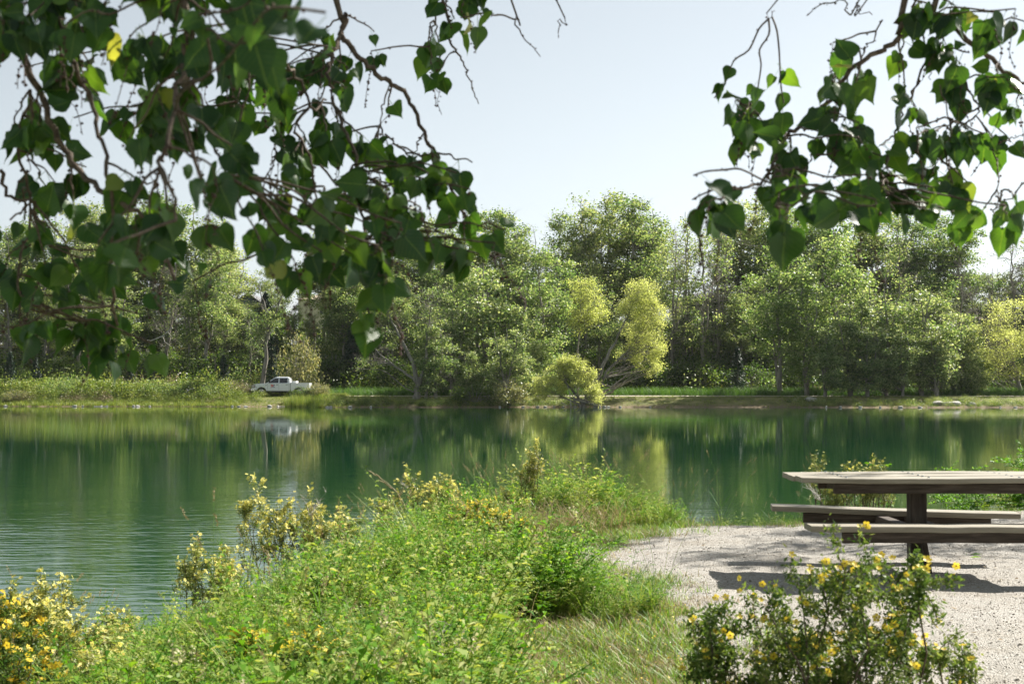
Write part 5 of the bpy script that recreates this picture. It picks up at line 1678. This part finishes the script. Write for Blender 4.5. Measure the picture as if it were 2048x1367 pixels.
# ------------------------------------------------------------------ overhanging poplars
def leaf_me(seed):
    r = np.random.default_rng(seed)
    half = [(0, .0), (.10, -.085), (.24, -.10), (.38, -.04), (.47, .10), (.48, .26), (.42, .42), (.32, .56), (.21, .69), (.11, .82), (.035, .93), (0, 1.05)]
    half = [(x * r.uniform(.93, 1.07), y + r.normal(0, .008)) for x, y in half]
    half[0] = (0, 0); half[-1] = (0, 1.05)
    mids = [(0, t) for t in (0, .12, .3, .45, .6, .75, .9, 1.05)]
    fold = r.uniform(.12, .5); curl = r.uniform(-.25, .45); tw = r.uniform(-.3, .3)

    def z(x, y): return abs(x) * fold - curl * y * y * .5 + x * tw * y + .03 * math.sin(9 * y + 5 * x)
    V = []; Fc = []; UV = []
    for sg in (1, -1):
        n0 = len(V)
        out = [(sg * x, y) for x, y in half]
        # inner column at half width
        inn = [(sg * x * .5, y * .92 + .04) for x, y in half]
        mid = [(0, y * .92 + .03) if 0 < k < len(half) - 1 else (0, y) for k, (x, y) in enumerate(half)]
        for k in range(len(half)):
            for (x, y) in (mid[k], inn[k], out[k]):
                V.append((x, y, z(x, y))); UV.append((x + .5, y))
        for k in range(len(half) - 1):
            for c in range(2):
                q = [n0 + 3 * k + c, n0 + 3 * k + c + 1, n0 + 3 * k + c + 4, n0 + 3 * k + c + 3]
                Fc.append(q if sg > 0 else q[::-1])
    # leaf stalk as a thin curved strip behind the blade
    for k in range(3):
        y0, y1 = -.2 * k, -.2 * (k + 1)
        n0 = len(V)
        for (x, y) in ((-.012, y0), (.012, y0), (.012, y1), (-.012, y1)):
            V.append((x, y, .10 * y * y)); UV.append((.5, .5))
        Fc.append([n0, n0 + 1, n0 + 2, n0 + 3])
    me = bpy.data.meshes.new('leaf'); me.from_pydata(V, [], Fc)
    bm = bmesh.new(); bm.from_mesh(me); bmesh.ops.remove_doubles(bm, verts=bm.verts, dist=1e-4)
    bmesh.ops.dissolve_degenerate(bm, edges=bm.edges, dist=1e-5)
    uvl = bm.loops.layers.uv.new('UVMap')
    for f in bm.faces:
        for lp in f.loops:
            lp[uvl].uv = (lp.vert.co.x + .5, lp.vert.co.y)
        f.smooth = True
    bm.to_mesh(me); bm.free()
    me.materials.append(M['poplar'])
    return me


LEAF = [leaf_me(i) for i in range(7)]
LV = []
for me in LEAF:
    v = np.zeros(len(me.vertices) * 3); me.vertices.foreach_get('co', v)
    LV.append((v.reshape(-1, 3), [list(p.vertices) for p in me.polygons]))


def merged_leaves(mats4, name, parent):
    V = []; Fc = []; n = 0; UV = []
    for k, Mx in mats4:
        v, f = LV[k]
        w = np.array([tuple(Mx @ Vector(p)) for p in v])
        V.append(w)
        for p in f:
            Fc.append([i + n for i in p]); UV += [(v[i][0] + .5, v[i][1]) for i in p]
        n += len(v)
    me = bpy.data.meshes.new(name); me.from_pydata(np.concatenate(V).tolist(), [], Fc)
    u = me.uv_layers.new(name='UVMap'); u.data.foreach_set('uv', np.array(UV, np.float32).ravel())
    me.polygons.foreach_set('use_smooth', np.ones(len(me.polygons), bool))
    me.materials.append(M['poplar'])
    o = link(name, me, parent); o['kind'] = 'stuff'
    return o


def beads(acc, q, step=.022, r=.0034, mi=1, prob=.8):
    L = np.linalg.norm(np.diff(q, axis=0), axis=1); S_ = np.concatenate([[0], np.cumsum(L)])
    s = 0.01
    ph = np.array([[1, 0, 0], [-1, 0, 0], [0, 1, 0], [0, -1, 0], [0, 0, 1], [0, 0, -1]], float)
    fc = np.array([[0, 2, 4], [2, 1, 4], [1, 3, 4], [3, 0, 4], [2, 0, 5], [1, 2, 5], [3, 1, 5], [0, 3, 5]])
    while s < S_[-1]:
        if rng.uniform() < prob:
            c = np.array([np.interp(s, S_, q[:, i]) for i in range(3)]) + rng.normal(0, r * .8, 3)
            acc.add(c + ph * r * rng.uniform(.6, 1.4), fc, mi)
        s += step * rng.uniform(.4, 1.6)


def smooth_line(p, m=4):
    p = np.asarray(p, float); k = len(p)
    if k < 3:
        t = np.linspace(0, 1, m + 1)[:, None]; return p[0] * (1 - t) + p[-1] * t
    out = []
    pp = np.vstack([2 * p[0] - p[1], p, 2 * p[-1] - p[-2]])
    for i in range(1, k):
        p0, p1, p2, p3 = pp[i - 1], pp[i], pp[i + 1], pp[i + 2]
        for t in np.arange(m) / m:
            out.append(.5 * ((2 * p1) + (-p0 + p2) * t + (2 * p0 - 5 * p1 + 4 * p2 - p3) * t * t + (-p0 + 3 * p1 - 3 * p2 + p3) * t ** 3))
    out.append(p[-1])
    return np.array(out)


def build_poplar(root, boughs, clusters, leaf_len, limb_from, max_ind=300, hang=.55):
    """boughs: (radius0, radius1, [(px,py,dist)...], beads?) ; clusters: (px,py,rx,ry,count,dist)"""
    lines = []
    for r0, r1, pts, bd in boughs:
        w = np.array([P(a, b, c) for a, b, c in pts])
        if bd != 2 and pts[0][1] <= 0:      # goes on up to the limb outside the view
            top = w[0]
            up = np.array([top + (limb_from - top) * t + np.array([0, 0, .5 * math.sin(t * math.pi)]) for t in (1, .55, .2)])
            w = np.vstack([up, w])
            r = np.concatenate([[r0 * 4, r0 * 2.2, r0 * 1.3], np.linspace(r0, r1, len(w) - 3)])
        else:
            r = np.linspace(r0, r1, len(w))
        q = smooth_line(w, 5)
        rr = np.interp(np.linspace(0, 1, len(q)), np.linspace(0, 1, len(r)), r)
        q[1:-1] += rng.normal(0, .0035, (len(q) - 2, 3))
        a = Acc(); tube(a, q, rr, 6, 0)
        vis = q[-max(6, len(pts) * 5):]
        beads(a, vis, .03 if not bd else .02, .0024 if not bd else .0032, 1, .6)
        link('branch' if r0 > .006 else 'twig', a.mesh('branch', [M['twig'] if r0 < .012 else M['twig'], M['bead']], True), root)
        lines.append(vis)
    allp = np.concatenate(lines)
    leaves = []
    for (px, py, rx, ry, cnt, dist) in clusters:
        if px < 500 and dist < 3.05: dist *= 1.16; cnt = int(cnt * 1.35 + .5); rx *= 1.1; ry *= 1.1
        elif px < 1100: cnt = max(1, int(cnt * 1.35 + .5))
        if px > 1100: cnt = max(1, int(cnt * 1.25 + .5))
        ns = max(1, int(round(cnt / 4.2)))
        for s in range(ns):
            tw = Acc()
            k = cnt // ns + (1 if s < cnt % ns else 0)
            qx = px + rng.normal() * rx * .55; qy = py + rng.normal() * ry * .55
            dd = dist + rng.normal(0, .12)
            node = P(qx, qy - 22 / (dist / 3.3), dd)
            # join to the nearest wood above it
            dv = allp - node
            cost = np.linalg.norm(dv[:, :2], axis=1) * 1.7 + np.abs(dv[:, 2]) * .7 + np.where(dv[:, 2] < .03, .6, 0)
            j = int(np.argmin(cost)); a0 = allp[j]
            if np.linalg.norm(dv[j]) > 1.1: a0 = node + np.array([rng.normal(0, .05), rng.normal(0, .06), .32])
            q = curve_pts(a0, node, 6, wob=.022, up=.12)
            q = smooth_line(q, 3)
            tube(tw, q, np.linspace(.0028, .0018, len(q)), 4, 0, cap=False)
            beads(tw, q, .028, .0030, 1, .6)
            # one or two drooping seed strings
            if rng.uniform() < .5:
                e = node + np.array([rng.normal(0, .03), rng.normal(0, .03), -rng.uniform(.08, .2)])
                qq = smooth_line(curve_pts(node, e, 5, wob=.05), 3); tube(tw, qq, .0011, 3, 0, cap=False); beads(tw, qq, .012, .0036, 1, .9)
            for i in range(k):
                b = q[-1 - int(rng.integers(0, 7))] + rng.normal(0, .003, 3)
                L = leaf_len * rng.uniform(.5, 1.3)
                down = Vector(nrm(np.array([rng.normal(0, hang), rng.normal(0, hang), -1.0])))
                if rng.uniform() < .12: down = Vector(nrm(rng.normal(size=3) + [0, 0, -.2]))
                yaw = rng.normal(0, .75)
                nf = Vector((math.sin(yaw), -math.cos(yaw), rng.normal(.15, .3)))
                zax = (nf - down * nf.dot(down)).normalized()
                if rng.uniform() < .3: zax = -zax
                xax = down.cross(zax).normalized()
                off = down * L * .57 - zax * L * .036
                Mx = Matrix.Translation(Vector(b) + off) @ Matrix((xax, down, zax)).transposed().to_4x4() @ Matrix.Diagonal((L, L, L, 1))
                leaves.append((int(rng.integers(0, 7)), Mx, dist / L))
            link('twig', tw.mesh('twig', [M['twig'], M['bead']], True), root)
    leaves.sort(key=lambda t: t[2])
    inv = Matrix.Translation(-Vector(root.location))
    for k, Mx, _ in leaves[:max_ind]:
        o = bpy.data.objects.new('leaf', LEAF[k]); COL.objects.link(o); o.parent = root
        o.matrix_local = inv @ Mx
    if len(leaves) > max_ind:
        merged_leaves([(k, inv @ Mx) for k, Mx, _ in leaves[max_ind:]], 'leaves', root)
    # branches and twigs were modelled in world coordinates: shift them under the root
    for c in root.children:
        if c.name.split('.')[0] in ('branch', 'twig'): c.location = -Vector(root.location)
    print('LEAVES', root.name, len(leaves))


def canopy(root, boxes, n_per_m3, size, mat, name='canopy_leaves'):
    a = Acc()
    for (cx, cy, cz, rx, ry, rz, n) in boxes:
        ncl = max(6, n // 60)
        cl = nrm(rng.normal(size=(ncl, 3))) * rng.uniform(.2, 1, (ncl, 1)) ** .5 * np.array([rx, ry, rz]) + [cx, cy, cz]
        c = np.repeat(cl, 60, 0) + rng.normal(0, .17, (ncl * 60, 3))
        quads(a, c - np.array(root.location), size * rng.uniform(.6, 1.2, len(c)), size * .8, bias=np.array([0, 0, .4]))
    o = link(name, a.mesh(name, [mat]), root); o['kind'] = 'stuff'


def trunk(root, pts, r0, r1, name='trunk'):
    a = Acc(); q = smooth_line(np.array(pts, float) - np.array(root.location), 5)
    tube(a, q, np.linspace(r0, r1, len(q)), 12)
    link(name, a.mesh(name, [M['bark']], True), root)


left_tree = thing('poplar_tree', 'poplar with heart-shaped leaves hanging thickly from the upper corner over the meadow side', 'tree', (-4.6, 2.6, gz(-4.6, 2.6)))
trunk(left_tree, [(-4.6, 2.6, -.3), (-4.5, 2.65, 1.5), (-4.2, 2.8, 3.2), (-3.6, 3.1, 5.0), (-3.0, 3.4, 6.6)], .24, .10)
trunk(left_tree, [(-3.9, 2.95, 4.2), (-3.0, 3.1, 4.8), (-1.6, 3.4, 4.9), (-.2, 3.7, 4.6)], .09, .03, 'limb')
L_boughs = [
    (.0085, .003, [(672, -5, 3.7), (690, 30, 3.7), (683, 68, 3.7), (700, 92, 3.7), (735, 132, 3.7), (775, 168, 3.75), (802, 180, 3.8), (828, 212, 3.8), (850, 268, 3.8), (870, 308, 3.75), (892, 350, 3.7), (915, 400, 3.6), (936, 446, 3.5), (960, 492, 3.4), (990, 512, 3.3)], 0),
    (.006, .003, [(683, 70, 3.7), (663, 110, 3.65), (660, 160, 3.6), (668, 205, 3.6), (690, 250, 3.5), (714, 330, 3.4), (722, 420, 3.3), (738, 500, 3.1), (745, 585, 2.9)], 2),
    (.0022, .0012, [(778, 172, 3.75), (766, 215, 3.75), (756, 270, 3.7), (758, 345, 3.6), (770, 420, 3.4)], 1),
    (.0022, .0012, [(848, 266, 3.8), (830, 300, 3.8), (822, 338, 3.8)], 1),
    (.0045, .0015, [(880, -5, 4.1), (893, 50, 4.1), (905, 92, 4.1), (925, 125, 4.15), (942, 170, 4.15), (957, 208, 4.2)], 1),
    (.003, .0015, [(862, -5, 4.1), (860, 45, 4.1), (858, 90, 4.1), (862, 130, 4.1)], 1),
    (.0028, .0013, [(1020, -5, 4.0), (1029, 40, 4.0), (1046, 72, 4.0), (1080, 112, 4.0)], 1),
    (.0022, .0012, [(1114, -5, 4.0), (1115, 40, 4.0), (1117, 76, 4.0)], 1),
    (.009, .0035, [(-30, 20, 2.9), (30, 92, 2.9), (70, 160, 2.9), (108, 262, 2.9), (160, 342, 2.9), (230, 400, 2.8), (290, 430, 2.8), (330, 500, 2.8), (350, 560, 2.8)], 0),
    (.006, .0028, [(120, -5, 2.9), (128, 60, 2.9), (150, 130, 2.9), (190, 230, 2.9), (215, 330, 2.8), (225, 440, 2.8), (222, 560, 2.9), (235, 650, 3.0)], 0),
    (.0055, .0028, [(372, -5, 2.6), (375, 60, 2.6), (368, 122, 2.6), (352, 200, 2.5), (332, 286, 2.4), (318, 322, 2.4), (340, 372, 2.3), (352, 440, 2.3)], 0),
    (.0045, .002, [(368, 130, 2.9), (400, 230, 2.9), (438, 306, 2.9), (452, 350, 2.7)], 2),
    (.006, .0025, [(500, -5, 2.9), (520, 60, 3.1), (560, 120, 3.3), (600, 165, 3.4), (622, 212, 3.4), (652, 200, 3.5)], 0),
    (.004, .002, [(622, 210, 3.4), (592, 260, 3.4), (618, 310, 3.35), (627, 375, 3.3), (606, 396, 3.3)], 2),
    (.002, .0012, [(552, 306, 3.4), (532, 358, 3.4), (522, 402, 3.4), (528, 445, 3.4), (537, 475, 3.4), (548, 515, 3.2)], 1),
    (.002, .0012, [(470, 150, 3.3), (475, 200, 3.3), (466, 226, 3.3)], 1),
    (.005, .002, [(0, 340, 3.1), (24, 395, 3.1), (66, 400, 3.1), (20, 440, 3.1)], 2),
    (.004, .002, [(60, 180, 3.0), (40, 300, 3.1), (60, 420, 3.2), (40, 530, 3.2), (40, 610, 3.2)], 2),
    (.003, .0015, [(640, 330, 3.4), (700, 395, 3.3), (706, 330, 3.4)], 2),
    (.003, .0015, [(770, 268, 3.6), (805, 300, 3.6), (830, 330, 3.6)], 2),
    (.003, .0015, [(320, 420, 3.0), (318, 380, 3.0), (290, 365, 3.0), (262, 372, 3.0)], 2),
]
L_cl = [
    (60, 60, 80, 70, 18, 2.4), (180, 60, 100, 70, 22, 2.4), (330, 60, 110, 80, 26, 2.3), (470, 60, 90, 70, 16, 2.3), (590, 40, 55, 45, 5, 1.75), (540, 20, 50, 30, 5, 2.1),
    (60, 200, 80, 80, 10, 3), (200, 180, 120, 90, 26, 2.6), (340, 200, 100, 80, 24, 2.4), (440, 150, 60, 80, 12, 3), (60, 300, 60, 50, 11, 3.3),
    (150, 300, 80, 60, 12, 2.8), (280, 290, 90, 70, 18, 2.4), (400, 300, 70, 60, 10, 2.4), (465, 305, 35, 40, 4, 2.4), (420, 400, 60, 60, 8, 2.2), (445, 238, 50, 25, 8, 3.4),
    (90, 420, 70, 50, 9, 3), (230, 420, 120, 70, 18, 2.6), (200, 500, 60, 45, 5, 2.0), (400, 480, 80, 50, 9, 2.1), (330, 540, 60, 50, 8, 2.8), (30, 560, 40, 60, 10, 3.2),
    (40, 650, 38, 38, 6, 3.2), (165, 590, 50, 40, 7, 3.2), (230, 610, 60, 60, 10, 3), (290, 600, 30, 30, 3, 2.9), (240, 690, 45, 45, 13, 3.0), (298, 700, 22, 12, 3, 3.0), (90, 500, 60, 40, 8, 3.3),
    (550, 160, 60, 50, 10, 3.3), (600, 170, 60, 60, 14, 3.6), (540, 222, 40, 30, 6, 3.5), (640, 120, 30, 40, 5, 3.5), (670, 190, 50, 50, 11, 3.6), (735, 125, 25, 50, 5, 3.8), (755, 80, 8, 8, 1, 3.8),
    (702, 230, 30, 25, 3, 3.6), (595, 300, 50, 40, 8, 3.4), (700, 320, 60, 50, 16, 3.6), (780, 345, 60, 40, 10, 3.6), (875, 322, 35, 18, 3, 3.8), (940, 368, 10, 22, 2, 3.7),
    (870, 372, 50, 40, 8, 3.4), (780, 400, 70, 50, 14, 3.3), (840, 425, 60, 50, 9, 3.2), (950, 430, 45, 40, 8, 3.2), (1010, 488, 16, 14, 2, 3.1), (970, 520, 50, 35, 9, 3.0), (880, 487, 8, 8, 1, 3.2),
    (690, 430, 40, 40, 7, 3.3), (630, 425, 50, 40, 8, 3.3), (575, 410, 22, 35, 4, 3.4), (640, 492, 80, 50, 14, 3), (540, 530, 34, 26, 4, 2.7), (605, 540, 40, 30, 4, 2.7),
    (720, 500, 70, 50, 14, 2.8), (770, 545, 40, 55, 8, 2.8), (805, 460, 50, 50, 8, 3.0), (745, 610, 38, 32, 7, 2.7), (780, 240, 12, 14, 1, 3.7), (585, 350, 40, 30, 5, 3.4),
    (862, 130, 32, 42, 9, 4.2), (905, 45, 42, 45, 12, 4.0), (950, 5, 25, 15, 3, 4.0), (870, 5, 30, 12, 4, 4.0), (820, 520, 8, 8, 1, 2.9),
]
build_poplar(left_tree, L_boughs, L_cl, .054, np.array([-1.6, 3.4, 4.8]))

right_tree = thing('poplar_tree', 'poplar with twigs and heart-shaped leaves hanging above the picnic table', 'tree', (4.6, 3.4, gz(4.6, 3.4)))
trunk(right_tree, [(4.6, 3.4, -.3), (4.55, 3.4, 1.5), (4.4, 3.4, 3.2), (4.1, 3.5, 5.2), (3.7, 3.6, 7.0)], .24, .10)
trunk(right_tree, [(4.35, 3.4, 3.6), (3.4, 3.5, 4.3), (2.2, 3.6, 4.2), (1.4, 3.7, 3.7)], .08, .025, 'limb')
R_boughs = [
    (.0085, .0028, [(1815, -5, 3.6), (1805, 40, 3.6), (1792, 82, 3.6), (1755, 105, 3.6), (1700, 142, 3.6), (1652, 208, 3.6), (1600, 252, 3.55), (1566, 288, 3.5), (1545, 325, 3.4), (1535, 352, 3.3), (1490, 380, 3.1), (1450, 405, 3.0)], 0),
    (.009, .0045, [(1870, -5, 3.7), (1900, 42, 3.7), (1960, 100, 3.7), (2010, 142, 3.7), (2060, 172, 3.7)], 0),
    (.004, .0015, [(1890, 35, 3.7), (1862, 108, 3.7), (1832, 170, 3.7), (1803, 230, 3.7), (1792, 290, 3.6), (1762, 352, 3.4), (1790, 420, 3.2)], 1),
    (.003, .0013, [(1835, -5, 3.7), (1845, 60, 3.7), (1856, 120, 3.7), (1862, 160, 3.7)], 1),
    (.003, .0013, [(1905, 130, 3.7), (1945, 190, 3.7), (1962, 240, 3.7), (1985, 290, 3.7), (1998, 345, 3.6), (1996, 395, 3.5), (1990, 430, 3.4)], 1),
    (.003, .0013, [(1962, 212, 3.8), (1910, 245, 3.8), (1858, 262, 3.8), (1835, 285, 3.8)], 1),
    (.0025, .0013, [(1720, -5, 3.8), (1690, 2, 3.8), (1640, 10, 3.8), (1613, 32, 3.8)], 1),
    (.002, .0012, [(1733, -5, 3.8), (1716, 12, 3.8), (1745, 30, 3.8)], 1),
    (.002, .0012, [(1556, -5, 3.8), (1549, 22, 3.8)], 1),
    (.0025, .0013, [(1765, 40, 3.7), (1740, 90, 3.7), (1718, 96, 3.7)], 1),
    (.0025, .0013, [(1700, 140, 3.6), (1690, 200, 3.6), (1655, 262, 3.6), (1625, 312, 3.5), (1600, 360, 3.3)], 1),
    (.0025, .0013, [(2060, 350, 3.6), (2020, 395, 3.5), (1985, 420, 3.4)], 1),
    (.0025, .0013, [(1545, 325, 3.4), (1556, 400, 3.0), (1558, 440, 2.9)], 2),
    (.0025, .0013, [(1566, 288, 3.5), (1540, 255, 3.6), (1512, 230, 3.7), (1480, 205, 3.8)], 2),
    (.002, .001, [(1880, 170, 3.6), (1900, 260, 3.6), (1862, 352, 3.5)], 1),
    (.002, .001, [(1990, 290, 3.7), (2030, 275, 3.7), (2050, 270, 3.7)], 1),
]
R_cl = [
    (1500, 212, 45, 26, 9, 3.8), (1445, 214, 14, 16, 2, 3.8), (1562, 232, 34, 34, 4, 3.7), (1500, 268, 36, 34, 7, 3.7), (1500, 302, 28, 18, 3, 3.5), (1670, 125, 12, 16, 1, 3.6), (1555, 310, 16, 18, 2, 3.4),
    (1582, 312, 28, 26, 4, 3.4), (1600, 352, 36, 22, 6, 3.3), (1680, 212, 44, 44, 10, 3.5), (1720, 170, 44, 36, 8, 3.6), (1692, 262, 55, 36, 11, 3.5), (1692, 320, 55, 36, 11, 3.4), (1722, 352, 55, 26, 8, 3.3),
    (1832, 60, 26, 36, 3, 3.7), (1850, 18, 55, 22, 8, 3.6), (1902, 30, 36, 22, 5, 3.6), (1990, 72, 26, 26, 4, 3.5), (2030, 62, 18, 44, 6, 3.4), (1802, 120, 34, 26, 3, 3.7), (1822, 202, 34, 42, 6, 3.7),
    (1882, 132, 55, 44, 11, 3.7), (1932, 182, 44, 42, 7, 3.7), (1990, 192, 55, 34, 11, 3.6), (2030, 230, 18, 18, 4, 3.6), (1842, 292, 55, 26, 6, 3.5), (1902, 282, 44, 26, 8, 3.6), (1962, 302, 44, 26, 9, 3.6),
    (2032, 310, 16, 26, 4, 3.6), (1872, 346, 36, 26, 5, 3.5), (1782, 332, 36, 26, 6, 3.4), (1790, 382, 44, 34, 10, 3.2), (1762, 440, 44, 36, 11, 3.1), (1840, 422, 44, 34, 9, 3.2), (1902, 392, 26, 26, 4, 3.5),
    (1942, 378, 14, 16, 2, 3.5), (1992, 442, 34, 44, 12, 3.3), (2032, 412, 12, 16, 2, 3.4), (1442, 430, 48, 38, 9, 2.75), (1396, 374, 8, 8, 1, 2.9), (1385, 425, 4, 5, 1, 3.0), (1560, 470, 42, 28, 7, 2.7),
    (1532, 392, 26, 26, 4, 3.0), (1622, 422, 36, 26, 5, 2.9), (1582, 372, 44, 26, 7, 3.1),
]
build_poplar(right_tree, R_boughs, R_cl, .056, np.array([2.4, 3.6, 4.2]))
# upper crowns out of the frame, which keep the hanging boughs in dappled shade
M['crownleaf'] = leafmat('upper_poplar_leaf', [(.02, .06, .018), (.04, .10, .025), (.07, .14, .03)], (2.2, 2.2, .7), .4)
canopy(left_tree, [(-1.6, 5.2, 5.3, 2.2, 1.9, .8, 8000), (.4, 6.0, 5.4, 2.2, 1.9, .8, 7000), (1.6, 7.4, 6.3, 2.0, 2.0, 1.0, 4500), (-4.0, 3.6, 6.8, 2.5, 2.5, 1.5, 4000)], 0, .10, M['crownleaf'])
canopy(right_tree, [(4.2, 5.8, 5.4, 2.2, 2.0, 1.0, 6000), (3.4, 2.6, 6.8, 2.2, 2.2, 1.4, 3000)], 0, .10, M['crownleaf'])
# a third poplar beside the pad: only its dappled shade reaches the picture
side_tree = thing('poplar_tree', 'poplar beside the gravel pad, only its dappled shade falling on the gravel shows', 'tree', (12.0, 19.6, gz(12.0, 19.6)))
trunk(side_tree, [(12, 19.6, -.3), (11.9, 19.6, 3), (11.7, 19.5, 6), (11.6, 19.4, 9.5)], .22, .05)
canopy(side_tree, [(8.9, 17.9, 7.0, 1.2, 2.0, 1.4, 1100), (9.6, 19.2, 7.4, 1.4, 2.2, 1.5, 1200), (10.8, 18.6, 6.4, 1.6, 2.4, 1.6, 2000), (11.6, 17.0, 5.6, 1.8, 1.6, 1.6, 1400)], 0, .10, M['crownleaf'])
